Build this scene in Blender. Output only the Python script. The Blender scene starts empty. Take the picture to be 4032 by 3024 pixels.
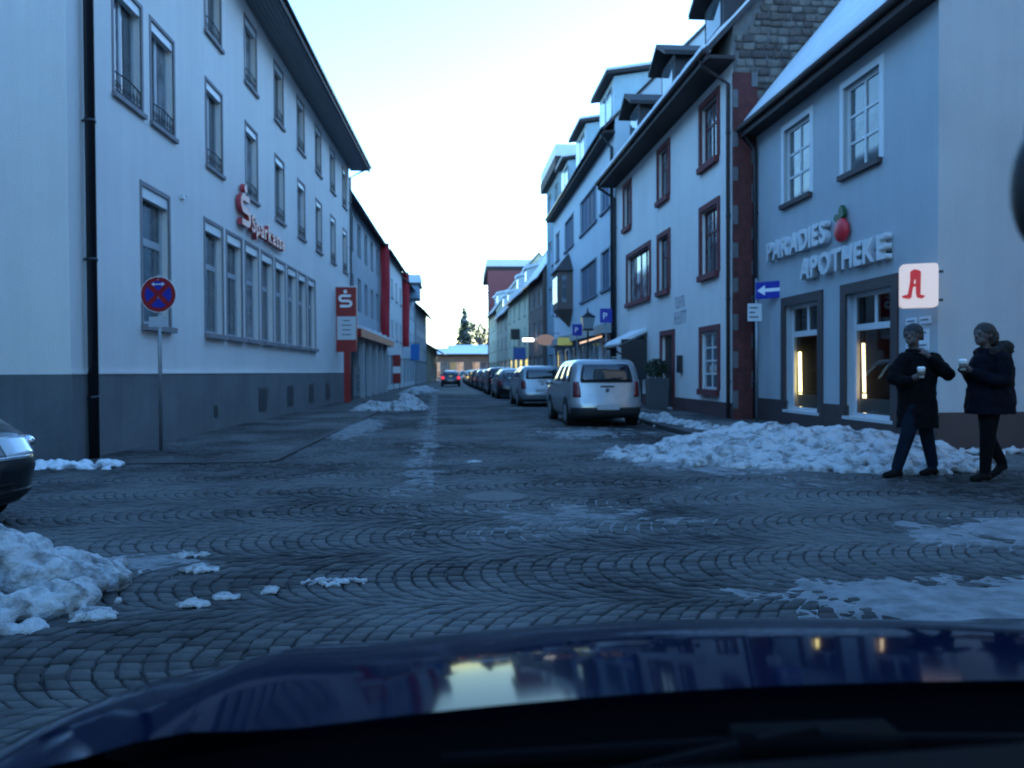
import bpy, bmesh, math, random
import numpy as np
from mathutils import Vector, Matrix, noise

random.seed(7)
rng = np.random.default_rng(7)
R = math.radians
SC = bpy.context.scene
COL = SC.collection

# ------------------------------------------------------------------ camera
cam_d = bpy.data.cameras.new('camera')
cam_d.sensor_width = 36.0
cam_d.lens = 27.03
cam_d.clip_start = 0.05
cam_d.clip_end = 3000
cam = bpy.data.objects.new('camera', cam_d)
COL.objects.link(cam)
cam.matrix_world = (Matrix.Translation((0, 0, 1.30)) @ Matrix.Rotation(R(-3.65), 4, 'Z')
                    @ Matrix.Rotation(R(90 - 0.90), 4, 'X') @ Matrix.Rotation(R(-0.3), 4, 'Z'))
cam_d.dof.use_dof = True
cam_d.dof.focus_distance = 2.6
cam_d.dof.aperture_fstop = 3.8
SC.camera = cam

# ------------------------------------------------------------------ sky and sun (dusk, clear)
SUN_EL, SUN_AZ = 3.0, 38.0           # degrees above the horizon, degrees from +Y (to the right)
world = bpy.data.worlds.new('World')
SC.world = world
world.use_nodes = True
nt = world.node_tree
nt.nodes.clear()
sky = nt.nodes.new('ShaderNodeTexSky')
sky.sky_type = 'NISHITA'
sky.sun_disc = False
sky.sun_elevation = R(SUN_EL)
sky.sun_rotation = R(SUN_AZ)
sky.altitude = 300
sky.air_density = 1.0
sky.dust_density = 0.4
sky.ozone_density = 2.6
bg = nt.nodes.new('ShaderNodeBackground')
bg.inputs['Strength'].default_value = 0.15
wo = nt.nodes.new('ShaderNodeOutputWorld')
tint = nt.nodes.new('ShaderNodeMixRGB')          # the camera's cold white balance, the same for the whole sky
tint.blend_type = 'MULTIPLY'
tint.inputs[0].default_value = 1.0
tint.inputs[2].default_value = (0.83, 1.0, 1.17, 1)
nt.links.new(sky.outputs[0], tint.inputs[1])
nt.links.new(tint.outputs[0], bg.inputs[0])
nt.links.new(bg.outputs[0], wo.inputs[0])

sd = bpy.data.lights.new('sun', 'SUN')
sd.energy = 0.3
sd.angle = R(2.0)
sd.color = (1.0, 0.86, 0.70)
so = bpy.data.objects.new('sun', sd)
COL.objects.link(so)
_d = Vector((math.sin(R(SUN_AZ)) * math.cos(R(SUN_EL)), math.cos(R(SUN_AZ)) * math.cos(R(SUN_EL)), math.sin(R(SUN_EL))))
so.rotation_euler = _d.to_track_quat('Z', 'Y').to_euler()

SC.view_settings.view_transform = 'Standard'
SC.view_settings.look = 'None'
SC.view_settings.exposure = 3.78
SC.view_settings.gamma = 1.0
SC.view_settings.use_curve_mapping = False

# ------------------------------------------------------------------ materials
MATS = {}
def pbr(name, col, rough=0.7, metal=0.0, spec=0.5, emit=None, estr=0.0, coat=0.0,
        var=0.0, vscale=3.0, bump=0.0, bscale=40.0, col2=None, mixlo=0.35, mixhi=0.65, vdetail=4.0, stretch=None, coords='Object', streak=0.0):
    """procedural surface: base colour, large soft variation towards col2, fine bump"""
    if name in MATS:
        return MATS[name]
    m = bpy.data.materials.new(name)
    m.use_nodes = True
    t = m.node_tree
    b = t.nodes['Principled BSDF']
    b.inputs['Base Color'].default_value = (*col, 1)
    b.inputs['Roughness'].default_value = rough
    b.inputs['Metallic'].default_value = metal
    b.inputs['Specular IOR Level'].default_value = spec
    b.inputs['Coat Weight'].default_value = coat
    b.inputs['Coat Roughness'].default_value = 0.04
    if emit:
        b.inputs['Emission Color'].default_value = (*emit, 1)
        b.inputs['Emission Strength'].default_value = estr
    if var or bump or col2:
        tc = t.nodes.new('ShaderNodeTexCoord')
        src = tc.outputs[coords]
        if stretch:
            mp = t.nodes.new('ShaderNodeMapping')
            mp.inputs['Scale'].default_value = stretch
            t.links.new(src, mp.inputs[0]); src = mp.outputs[0]
    if var or col2:
        n = t.nodes.new('ShaderNodeTexNoise')
        n.inputs['Scale'].default_value = vscale
        n.inputs['Detail'].default_value = vdetail
        n.inputs['Roughness'].default_value = 0.62
        t.links.new(src, n.inputs['Vector'])
        r = t.nodes.new('ShaderNodeValToRGB')
        r.color_ramp.elements[0].position = mixlo
        r.color_ramp.elements[1].position = mixhi
        c2 = col2 if col2 else tuple(c * (1 - var) for c in col)
        r.color_ramp.elements[0].color = (*c2, 1)
        r.color_ramp.elements[1].color = (*col, 1)
        t.links.new(n.outputs[0], r.inputs[0])
        t.links.new(r.outputs[0], b.inputs['Base Color'])
    if streak:
        mp2 = t.nodes.new('ShaderNodeMapping'); mp2.inputs['Scale'].default_value = (2.2, 2.2, 0.16)
        t.links.new(tc.outputs[coords], mp2.inputs[0])
        n4 = t.nodes.new('ShaderNodeTexNoise'); n4.inputs['Scale'].default_value = 1.6; n4.inputs['Detail'].default_value = 8; n4.inputs['Roughness'].default_value = 0.7
        t.links.new(mp2.outputs[0], n4.inputs['Vector'])
        r4 = t.nodes.new('ShaderNodeValToRGB')
        r4.color_ramp.elements[0].position = 0.36; r4.color_ramp.elements[0].color = (1 - streak, 1 - streak, 1 - streak * .95, 1)
        r4.color_ramp.elements[1].position = 0.56; r4.color_ramp.elements[1].color = (1, 1, 1, 1)
        t.links.new(n4.outputs[0], r4.inputs[0])
        m4 = t.nodes.new('ShaderNodeMixRGB'); m4.blend_type = 'MULTIPLY'; m4.inputs[0].default_value = 1.0
        t.links.new(r.outputs[0], m4.inputs[1]); t.links.new(r4.outputs[0], m4.inputs[2])
        t.links.new(m4.outputs[0], b.inputs['Base Color'])
    if bump:
        n2 = t.nodes.new('ShaderNodeTexNoise')
        n2.inputs['Scale'].default_value = bscale
        n2.inputs['Detail'].default_value = 5
        t.links.new(src, n2.inputs['Vector'])
        bp = t.nodes.new('ShaderNodeBump')
        bp.inputs['Strength'].default_value = bump
        bp.inputs['Distance'].default_value = 0.02
        t.links.new(n2.outputs[0], bp.inputs['Height'])
        t.links.new(bp.outputs[0], b.inputs['Normal'])
    MATS[name] = m
    return m

def glass_mat(name, tint, refl=1.0, trans=0.75):
    m = bpy.data.materials.new(name)
    m.use_nodes = True
    t = m.node_tree
    t.nodes.clear()
    o = t.nodes.new('ShaderNodeOutputMaterial')
    g = t.nodes.new('ShaderNodeBsdfGlossy'); g.inputs['Roughness'].default_value = 0.02
    tr = t.nodes.new('ShaderNodeBsdfTransparent'); tr.inputs['Color'].default_value = (*[c * trans for c in tint], 1)
    fr = t.nodes.new('ShaderNodeFresnel'); fr.inputs['IOR'].default_value = 1.5
    mx = t.nodes.new('ShaderNodeMixShader')
    t.links.new(fr.outputs[0], mx.inputs[0]); t.links.new(tr.outputs[0], mx.inputs[1]); t.links.new(g.outputs[0], mx.inputs[2])
    t.links.new(mx.outputs[0], o.inputs[0])
    MATS[name] = m
    return m

WALL_L1 = pbr('plaster_pale', (0.76, 0.72, 0.68), 0.9, var=0.10, vscale=0.35, vdetail=8, bump=0.5, bscale=45, streak=0.05)
PLINTH_L1 = pbr('plinth_grey', (0.155, 0.16, 0.162), 0.85, col2=(0.115, 0.118, 0.122), vscale=0.9, vdetail=9, bump=0.5, bscale=40, streak=0.15)
STONE_TRIM = pbr('trim_greybrown', (0.24, 0.22, 0.23), 0.8, var=0.15, vscale=4)
WHITE_FR = pbr('frame_white', (0.60, 0.61, 0.62), 0.45, var=0.05, vscale=3)
SASH = pbr('frame_sash', (0.40, 0.42, 0.44), 0.5, var=0.08, vscale=3)
GREY_FR = pbr('frame_grey', (0.42, 0.45, 0.48), 0.5)
GLASS = pbr('window_glass', (0.035, 0.05, 0.058), 0.04, spec=0.9, col2=(0.10, 0.115, 0.125), vscale=0.9, mixlo=0.45, mixhi=0.62)
GLASS2 = pbr('window_glass_curtained', (0.24, 0.26, 0.28), 0.10, spec=0.8, col2=(0.07, 0.085, 0.10), vscale=1.4, mixlo=0.42, mixhi=0.58)
CLEAR = glass_mat('shop_glass', (0.95, 1.0, 1.0))
IRON = pbr('dark_iron', (0.03, 0.033, 0.04), 0.5, metal=0.6)
PIPE_D = pbr('downpipe_dark', (0.022, 0.022, 0.028), 0.38, metal=0.3, spec=0.6)
PIPE_G = pbr('downpipe_zinc', (0.20, 0.22, 0.24), 0.4, metal=0.7)
GALV = pbr('galvanised', (0.30, 0.32, 0.34), 0.45, metal=0.6, var=0.2, vscale=9)
WALL_R1 = pbr('plaster_bluegrey', (0.42, 0.45, 0.47), 0.9, var=0.12, vscale=0.4, vdetail=8, bump=0.5, bscale=45, streak=0.05)
WALL_R2 = pbr('plaster_white', (0.73, 0.70, 0.67), 0.9, var=0.10, vscale=0.4, vdetail=8, bump=0.5, bscale=45, streak=0.05)
WALL_R3 = pbr('plaster_pale_blue', (0.52, 0.58, 0.62), 0.9, var=0.07, vscale=0.5, bump=0.2)
SANDST = pbr('red_sandstone', (0.155, 0.030, 0.034), 0.85, var=0.3, vscale=6, bump=0.3, bscale=30)
SANDST_D = pbr('red_brown_plinth', (0.085, 0.042, 0.042), 0.85, var=0.3, vscale=3, bump=0.3)
REDBRICK = pbr('dark_red_brick', (0.12, 0.028, 0.026), 0.85, var=0.35, vscale=5, bump=0.4, bscale=24)
BROWN_TR = pbr('brown_surround', (0.062, 0.042, 0.042), 0.7, var=0.15, vscale=5)
WOOD_EAVE = pbr('dark_eave_wood', (0.042, 0.026, 0.026), 0.75, var=0.3, vscale=8, stretch=(0.4, 6, 6))
SOFFIT_G = pbr('grey_soffit', (0.20, 0.21, 0.23), 0.7, var=0.1, vscale=5)
TILE = pbr('roof_tile_dark', (0.055, 0.045, 0.045), 0.8, var=0.35, vscale=7, bump=0.6, bscale=14)
SNOW = pbr('snow', (0.70, 0.72, 0.74), 0.75, var=0.10, vscale=2.5, bump=0.5, bscale=18)
SNOW_D = pbr('snow_dirty', (0.45, 0.455, 0.46), 0.8, col2=(0.14, 0.138, 0.135), vscale=5.5, mixlo=0.37, mixhi=0.53, bump=1.0, bscale=45, vdetail=9)
QUOIN = pbr('pale_quoin', (0.14, 0.135, 0.14), 0.85, var=0.2, vscale=6, bump=0.3)
RED_SIGN = pbr('sign_red', (0.30, 0.010, 0.016), 0.35, spec=0.4)
RED_SIGN2 = pbr('apple_red', (0.55, 0.018, 0.03), 0.4)
WHITE_SIGN = pbr('sign_white', (0.80, 0.80, 0.80), 0.4)
BLUE_SIGN = pbr('sign_blue', (0.006, 0.022, 0.30), 0.35)
GREEN_LEAF = pbr('leaf_green', (0.006, 0.07, 0.025), 0.45)
TXT_GREY = pbr('letter_grey', (0.10, 0.12, 0.15), 0.7)
BLACK = pbr('black_rubber', (0.008, 0.008, 0.009), 0.8)
BLACK_PL = pbr('black_plastic', (0.012, 0.012, 0.014), 0.55, var=0.2, vscale=20)
CARGLASS = pbr('car_glass', (0.010, 0.012, 0.016), 0.04, spec=0.8)
TAIL = pbr('tail_light_red', (0.12, 0.005, 0.009), 0.2, coat=0.5)
TAIL_ON = pbr('tail_light_on', (0.4, 0.01, 0.015), 0.3, emit=(1.0, 0.05, 0.08), estr=0.10)
CHROME = pbr('chrome', (0.62, 0.63, 0.65), 0.12, metal=1.0)
LAMP_CLR = pbr('clear_lamp', (0.45, 0.47, 0.5), 0.1, spec=0.9, coat=1.0)
PLATE = pbr('number_plate', (0.36, 0.36, 0.38), 0.5)

# ------------------------------------------------------------------ mesh helpers
class MB:
    def __init__(s):
        s.v = []; s.f = []; s.mi = []
    def add(s, vs, fs, mi=0):
        o = len(s.v)
        s.v.extend([tuple(p) for p in vs])
        s.f.extend([tuple(i + o for i in f) for f in fs])
        s.mi.extend([mi] * len(fs))
        return s
    def box(s, x0, x1, y0, y1, z0, z1, mi=0):
        vs = [(x0, y0, z0), (x1, y0, z0), (x1, y1, z0), (x0, y1, z0), (x0, y0, z1), (x1, y0, z1), (x1, y1, z1), (x0, y1, z1)]
        fs = [(0, 3, 2, 1), (4, 5, 6, 7), (0, 1, 5, 4), (1, 2, 6, 5), (2, 3, 7, 6), (3, 0, 4, 7)]
        return s.add(vs, fs, mi)
    def quad(s, a, b, c, d, mi=0):
        return s.add([a, b, c, d], [(0, 1, 2, 3)], mi)
    def prism(s, poly, a0, a1, axis='x', mi=0):
        """poly: closed list of 2-d points (the two other axes), extruded along axis"""
        n = len(poly)
        def P(a, p):
            return (a, p[0], p[1]) if axis == 'x' else ((p[0], a, p[1]) if axis == 'y' else (p[0], p[1], a))
        vs = [P(a0, p) for p in poly] + [P(a1, p) for p in poly]
        fs = [tuple(range(n))[::-1], tuple(range(n, 2 * n))]
        fs += [(i, (i + 1) % n, n + (i + 1) % n, n + i) for i in range(n)]
        return s.add(vs, fs, mi)
    def tube(s, pts, r, n=8, mi=0, cap=True):
        pts = [Vector(p) for p in pts]
        rr = r if isinstance(r, (list, tuple)) else [r] * len(pts)
        vs = []; fs = []
        for i, p in enumerate(pts):
            d = (pts[min(i + 1, len(pts) - 1)] - pts[max(i - 1, 0)]).normalized()
            up = Vector((0, 0, 1)) if abs(d.z) < 0.9 else Vector((1, 0, 0))
            a = d.cross(up).normalized(); b = a.cross(d).normalized()
            for k in range(n):
                t = 2 * math.pi * k / n
                vs.append(p + (a * math.cos(t) + b * math.sin(t)) * rr[i])
        for i in range(len(pts) - 1):
            for k in range(n):
                k2 = (k + 1) % n
                fs.append((i * n + k, i * n + k2, (i + 1) * n + k2, (i + 1) * n + k))
        if cap:
            fs.append(tuple(range(n))[::-1]); fs.append(tuple(range((len(pts) - 1) * n, len(pts) * n)))
        return s.add(vs, fs, mi)
    def disc(s, c, r, t, axis='y', n=32, mi=0, sx=1.0, sz=1.0):
        poly = [(c[0 if axis != 'x' else 1] + r * sx * math.cos(2 * math.pi * k / n), c[2 if axis != 'z' else 1] + r * sz * math.sin(2 * math.pi * k / n)) for k in range(n)]
        a = {'x': c[0], 'y': c[1], 'z': c[2]}[axis]
        return s.prism(poly, a, a + t, axis, mi)
    def ball(s, c, r, n=10, m=7, mi=0, sq=(1, 1, 1)):
        vs = [(c[0], c[1], c[2] - r * sq[2])]; fs = []
        for j in range(1, m):
            ph = -math.pi / 2 + math.pi * j / m
            for k in range(n):
                th = 2 * math.pi * k / n
                vs.append((c[0] + r * sq[0] * math.cos(ph) * math.cos(th), c[1] + r * sq[1] * math.cos(ph) * math.sin(th), c[2] + r * sq[2] * math.sin(ph)))
        vs.append((c[0], c[1], c[2] + r * sq[2]))
        T = len(vs) - 1
        for k in range(n):
            fs.append((0, 1 + (k + 1) % n, 1 + k))
            fs.append((T, T - n + k, T - n + (k + 1) % n))
        for j in range(m - 2):
            for k in range(n):
                a = 1 + j * n + k; b = 1 + j * n + (k + 1) % n
                fs.append((a, b, b + n, a + n))
        return s.add(vs, fs, mi)
    def mesh(s, name, mats, smooth=False):
        me = bpy.data.meshes.new(name)
        me.from_pydata(s.v, [], s.f)
        for m in (mats if isinstance(mats, (list, tuple)) else [mats]):
            me.materials.append(m)
        if any(s.mi):
            me.polygons.foreach_set('material_index', s.mi)
        if smooth:
            me.polygons.foreach_set('use_smooth', [True] * len(me.polygons))
        me.update()
        return me
    def build(s, name, mats, parent=None, loc=None, rotz=None, smooth=False):
        return put(name, s.mesh(name, mats, smooth), parent, loc, rotz)

def put(name, me, parent=None, loc=None, rotz=None):
    o = bpy.data.objects.new(name, me)
    COL.objects.link(o)
    if parent: o.parent = parent
    if loc: o.location = tuple(loc) if len(loc) == 3 else (loc[0], loc[1], 0)
    if rotz is not None: o.rotation_euler = (0, 0, rotz)
    return o
def empty(name, loc=(0, 0, 0), rotz=0.0, parent=None):
    o = put(name, None, parent, loc, rotz)
    o.empty_display_size = 0.2
    return o
def tag(o, label=None, cat=None, group=None, kind=None):
    if label: o['label'] = label
    if cat: o['category'] = cat
    if group: o['group'] = group
    if kind: o['kind'] = kind
    return o
CACHE = {}
def cached(key, fn):
    if key not in CACHE: CACHE[key] = fn()
    return CACHE[key]

def text_mesh(ch, size, depth, mat, bold=0.0):
    def mk():
        cu = bpy.data.curves.new('letter', 'FONT')
        cu.body = ch; cu.size = size; cu.extrude = depth / 2; cu.offset = bold
        cu.resolution_u = 3
        o = bpy.data.objects.new('letter_tmp', cu)
        COL.objects.link(o)
        dg = bpy.context.evaluated_depsgraph_get()
        me = bpy.data.meshes.new_from_object(o.evaluated_get(dg))
        bpy.data.objects.remove(o)
        me.name = 'letter'
        me.materials.clear(); me.materials.append(mat)
        M = Matrix.Rotation(R(90), 4, 'X')
        me.transform(M)
        xs = [v.co.x for v in me.vertices]
        return me, (min(xs) if xs else 0), (max(xs) if xs else size * .3)
    return cached(('txt', ch, size, depth, mat.name, bold), mk)
def letters(parent, txt, x, y, z, size, depth, mat, gap=0.12, width=None, bold=0.0, name='letter'):
    """one object for each character, standing in the local xz plane and read from -y"""
    ms = [text_mesh(c, size, depth, mat, bold) if c != ' ' else None for c in txt]
    ws = [(m[2] - m[1]) if m else size * .3 for m in ms]
    tot = sum(ws) + gap * size * (len(txt) - 1)
    k = (width / tot) if width else 1.0
    cx = x
    for m, w in zip(ms, ws):
        if m:
            o = put(name, m[0], parent, (cx - m[1] * k, y, z))
            o.scale = (k, 1, 1)
        cx += (w + gap * size) * k
    return cx

# ------------------------------------------------------------------ buildings
def facade_mesh(mb, L, H, ops, rev=0.2, z0=0.0, y=0.0):
    xs = sorted(set([0, L] + [round(o[0], 4) for o in ops] + [round(o[0] + o[2], 4) for o in ops]))
    zs = sorted(set([z0, H] + [round(o[1], 4) for o in ops] + [round(o[1] + o[3], 4) for o in ops]))
    for i in range(len(xs) - 1):
        for j in range(len(zs) - 1):
            cx = (xs[i] + xs[i + 1]) / 2; cz = (zs[j] + zs[j + 1]) / 2
            if any(o[0] < cx < o[0] + o[2] and o[1] < cz < o[1] + o[3] for o in ops): continue
            mb.quad((xs[i], y, zs[j]), (xs[i + 1], y, zs[j]), (xs[i + 1], y, zs[j + 1]), (xs[i], y, zs[j + 1]))
    for (x, z, w, h) in ops:
        r = y + rev
        mb.quad((x, y, z), (x, r, z), (x, r, z + h), (x, y, z + h))
        mb.quad((x + w, r, z), (x + w, y, z), (x + w, y, z + h), (x + w, r, z + h))
        mb.quad((x, y, z + h), (x, r, z + h), (x + w, r, z + h), (x + w, y, z + h))
        mb.quad((x, r, z), (x, y, z), (x + w, y, z), (x + w, r, z))

def chevron(L, D, H, t, over, og, th, lift=0.0, x0=None, x1=None):
    a = over
    ze = H - a * t
    rise = D / 2 * t
    poly = [(-a, ze + lift), (D / 2, H + rise + lift), (D + a, ze + lift), (D + a, ze + lift + th), (D / 2, H + rise + lift + th), (-a, ze + lift + th)]
    return poly

def snow_roof(L, D, H, t, over, og, lift, th=0.13, nx=40, seed=0, x0=None, x1=None, edge=0.05):
    """snow blanket over both slopes, with an uneven lower edge"""
    mb = MB()
    xa = -og + 0.03 if x0 is None else x0
    xb = L + og - 0.03 if x1 is None else x1
    for side in (0, 1):
        ny = 8
        vs = []; fs = []
        for i in range(nx + 1):
            x = xa + (xb - xa) * i / nx
            e = over - edge - 0.10 * (0.5 + noise.noise((x * 1.3, seed, side * 5.0)))
            for j in range(ny + 1):
                f = j / ny
                y = -e + (D / 2 + e) * f
                z = H + y * t + lift
                tt = th * (0.7 + 0.5 * noise.noise((x * 0.9, y * 0.9, seed))) * (0.35 if j == 0 else 1.0)
                if i in (0, nx): tt *= 0.5
                yy = y if side == 0 else D - y
                vs.append((x, yy, z + tt))
            y = -e
            vs.append((x, (y if side == 0 else D - y), H + y * t + lift))
        n = ny + 2
        for i in range(nx):
            for j in range(ny):
                q = (i * n + j, (i + 1) * n + j, (i + 1) * n + j + 1, i * n + j + 1)
                fs.append(q if side == 0 else q[::-1])
            q = (i * n + ny + 1, (i + 1) * n + ny + 1, (i + 1) * n, i * n)
            fs.append(q if side == 0 else q[::-1])
        for i in (0, nx):
            for j in range(ny):
                # end cap down to the roof
                b = len(vs)
                p0 = vs[i * n + j]; p1 = vs[i * n + j + 1]
                def low(p):
                    yy = p[1] if side == 0 else D - p[1]
                    return (p[0], p[1], H + yy * t + lift)
                vs += [low(p0), low(p1)]
                fs.append((i * n + j, i * n + j + 1, b + 1, b))
        mb.add(vs, fs)
    return mb

def building(name, label, pl, pr, D, H, ops, mat, roof=None, plinth=None, cat='building', rev=0.2, gable=True, group=None, ends=True):
    pl = Vector((*pl, 0)); pr = Vector((*pr, 0))
    d = pr - pl
    L = d.length
    root = empty(name, pl, math.atan2(d.y, d.x))
    tag(root, label, cat, group)
    mb = MB()
    facade_mesh(mb, L, H, ops, rev)
    t = math.tan(R(roof['pitch'])) if roof else 0
    rise = D / 2 * t
    if ends:
        top = [(D / 2, H + rise)] if (roof and gable) else []
        for x, flip in ((0, False), (L, True)):
            poly = [(0, 0), (0, H)] + top + [(D, H), (D, 0)]
            vs = [(x, p[0], p[1]) for p in poly]
            idx = list(range(len(vs)))
            mb.add(vs, [tuple(idx[::-1] if flip else idx)])
        mb.quad((L, D, 0), (0, D, 0), (0, D, H), (L, D, H))
        if not roof:
            mb.quad((0, 0, H), (L, 0, H), (L, D, H), (0, D, H))
    mb.build('wall', mat, root)
    if plinth:
        ph, pm = plinth[0], plinth[1]
        pr_ = plinth[2] if len(plinth) > 2 else 0.035
        gaps = sorted([(o[0], o[0] + o[2]) for o in ops if o[1] < ph - 0.02])
        p = MB(); x = -pr_
        for a, b in gaps:
            if a > x: p.box(x, a, -pr_, 0.05, 0, ph)
            x = b
        p.box(x, L + pr_, -pr_, 0.05, 0, ph)
        p.box(-pr_, 0.05, 0.052, D, 0, ph); p.box(L - 0.05, L + pr_, 0.052, D, 0, ph)
        p.build('plinth', pm, root)
    if roof:
        ov, og, th = roof.get('over', 0.5), roof.get('og', 0.25), 0.16
        rf = MB().prism(chevron(L, D, H, t, ov, og, th), -og, L + og, 'x').build('roof', roof.get('mat', TILE), root)
        if roof.get('snow', True):
            snow_roof(L, D, H, t, ov, og, th + 0.004, th=roof.get('sth', 0.13), seed=len(name) + L, nx=int(8 + L * 2)).build('snow_cover', SNOW, rf, smooth=True)
        if 'soffit' in roof:
            zs = H - ov * t
            s = MB()
            s.box(-og + .02, L + og - .02, -ov + 0.02, -0.003, zs - 0.10, zs - 0.01)
            s.box(-og + .02, L + og - .02, -ov, -ov + 0.06, zs - 0.14, zs + 0.20)
            s.build('soffit', roof['soffit'], root)
        if roof.get('gutter', True):
            zs = H - ov * t
            g = MB().tube([(-og, -ov - 0.06, zs + 0.06), (L + og, -ov - 0.06, zs + 0.06)], 0.07, 8)
            g.build('gutter', roof.get('gmat', PIPE_D), root, smooth=True)
    return root, L

def window(root, x, z, w, h, cols=(1, 1), rows=(1,), rev=0.16, fr=0.06, bar=0.05, fmat=None, gmat=None, trim=None, sill=None,
           blind=None, rail=None, name='window', bars=None, pane_depth=0.03, lights=True):
    """window part: frame mesh; sub-parts: panes, surround, sill, blind box, railing"""
    fmat = fmat or WHITE_FR
    key = (round(w, 3), round(h, 3), tuple(cols), tuple(rows), rev, fr, bar, fmat.name)
    def mk():
        m = MB()
        y0, y1 = rev - 0.06, rev + 0.02
        m.box(0.001, fr, y0, y1, 0.001, h - .001); m.box(w - fr, w - .001, y0, y1, 0.001, h - .001)
        m.box(fr, w - fr, y0, y1, 0.001, fr); m.box(fr, w - fr, y0, y1, h - fr, h - .001)
        panes = []
        iw, ih = w - 2 * fr, h - 2 * fr
        sc, sr = sum(cols), sum(rows)
        xs = [fr]; zs = [fr]
        for c in cols: xs.append(xs[-1] + iw * c / sc)
        for r_ in rows: zs.append(zs[-1] + ih * r_ / sr)
        for xx in xs[1:-1]: m.box(xx - bar / 2, xx + bar / 2, y0 + 0.004, y1 - 0.004, fr, h - fr)
        for zz in zs[1:-1]: m.box(fr, w - fr, y0 + 0.008, y1 - 0.008, zz - bar / 2, zz + bar / 2)
        for i in range(len(xs) - 1):
            for j in range(len(zs) - 1):
                a = xs[i] + (bar / 2 if i else 0); b = xs[i + 1] - (bar / 2 if i < len(xs) - 2 else 0)
                c = zs[j] + (bar / 2 if j else 0); d_ = zs[j + 1] - (bar / 2 if j < len(zs) - 2 else 0)
                panes.append((a, b, c, d_))
        return m.mesh('window_frame', fmat), panes
    me, panes = cached(key, mk)
    o = put(name, me, root, (x, 0, z))
    for k, (a, b, c, d_) in enumerate(panes):
        gm = gmat if not isinstance(gmat, (list, tuple)) else gmat[k % len(gmat)]
        gm = gm or GLASS
        pk = ('pane', round(b - a, 3), round(d_ - c, 3), gm.name)
        pm = cached(pk, lambda: (MB().quad((0, 0, 0), (b - a, 0, 0), (b - a, 0, d_ - c), (0, 0, d_ - c)) if gm is CLEAR else MB().box(0, b - a, 0, 0.012, 0, d_ - c)).mesh('pane', gm))
        put('pane', pm, o, (a, rev - 0.03, c))
    if trim:
        tw, tm, tp = trim
        def mkt():
            m = MB()
            m.box(-tw, 0.0, -tp, 0.02, -0.0, h + tw); m.box(w, w + tw, -tp, 0.02, -0.0, h + tw)
            m.box(0.0, w, -tp, 0.02, h, h + tw)
            return m.mesh('surround', tm)
        put('surround', cached(('trim', round(w, 3), round(h, 3), tw, tp, tm.name), mkt), o)
    if sill:
        so_, sm, sh = sill
        put('sill', cached(('sill', round(w, 3), so_, sm.name, sh), lambda: MB().box(-0.09, w + 0.09, -so_, rev - 0.06, -sh, 0.012).mesh('sill', sm)), o)
    if blind:
        bh, bm = blind
        put('blind_box', cached(('blind', round(w, 3), bh, bm.name, round(h, 3)), lambda: MB().box(0.002, w - .002, 0.015, rev - 0.061, h - bh, h - .002).mesh('blind_box', bm)), o)
    if rail:
        rh, rm = rail
        def mkr():
            m = MB()
            m.tube([(0.0, 0.02, rh), (w * .5, -0.0, rh + .03), (w, 0.02, rh)], 0.014, 6)
            m.tube([(0.0, 0.02, 0.10), (w, 0.02, 0.10)], 0.011, 6)
            n = max(4, int(w / 0.12))
            for k in range(n + 1):
                xx = w * k / n
                m.tube([(xx, 0.02, 0.03), (xx, 0.02, rh)], 0.007, 5)
            for k in range(n):
                xx = w * (k + .5) / n
                m.tube([(xx + 0.045 * math.cos(a_), 0.02, rh * .55 + 0.045 * math.sin(a_)) for a_ in [i * math.pi / 4 for i in range(9)]], 0.006, 5)
            return m.mesh('railing', rm)
        put('railing', cached(('rail', round(w, 3), rh, rm.name), mkr), o)
    return o

def downpipe(root, x, z0, z1, mat, y=-0.09, r=0.055, over=0.5, name='downpipe'):
    m = MB()
    m.tube([(x, -over, z1 + .02), (x, -over + 0.02, z1 - 0.12), (x, y, z1 - 0.55), (x, y, z0)], r, 10)
    z = z0 + 0.9
    while z < z1 - 1:
        m.tube([(x, y, z), (x, y, z + .05)], r + 0.012, 10)
        m.box(x - 0.015, x + 0.015, y, 0.0, z + .01, z + .04)
        z += 2.1
    return m.build(name, mat, root, smooth=True)

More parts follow.
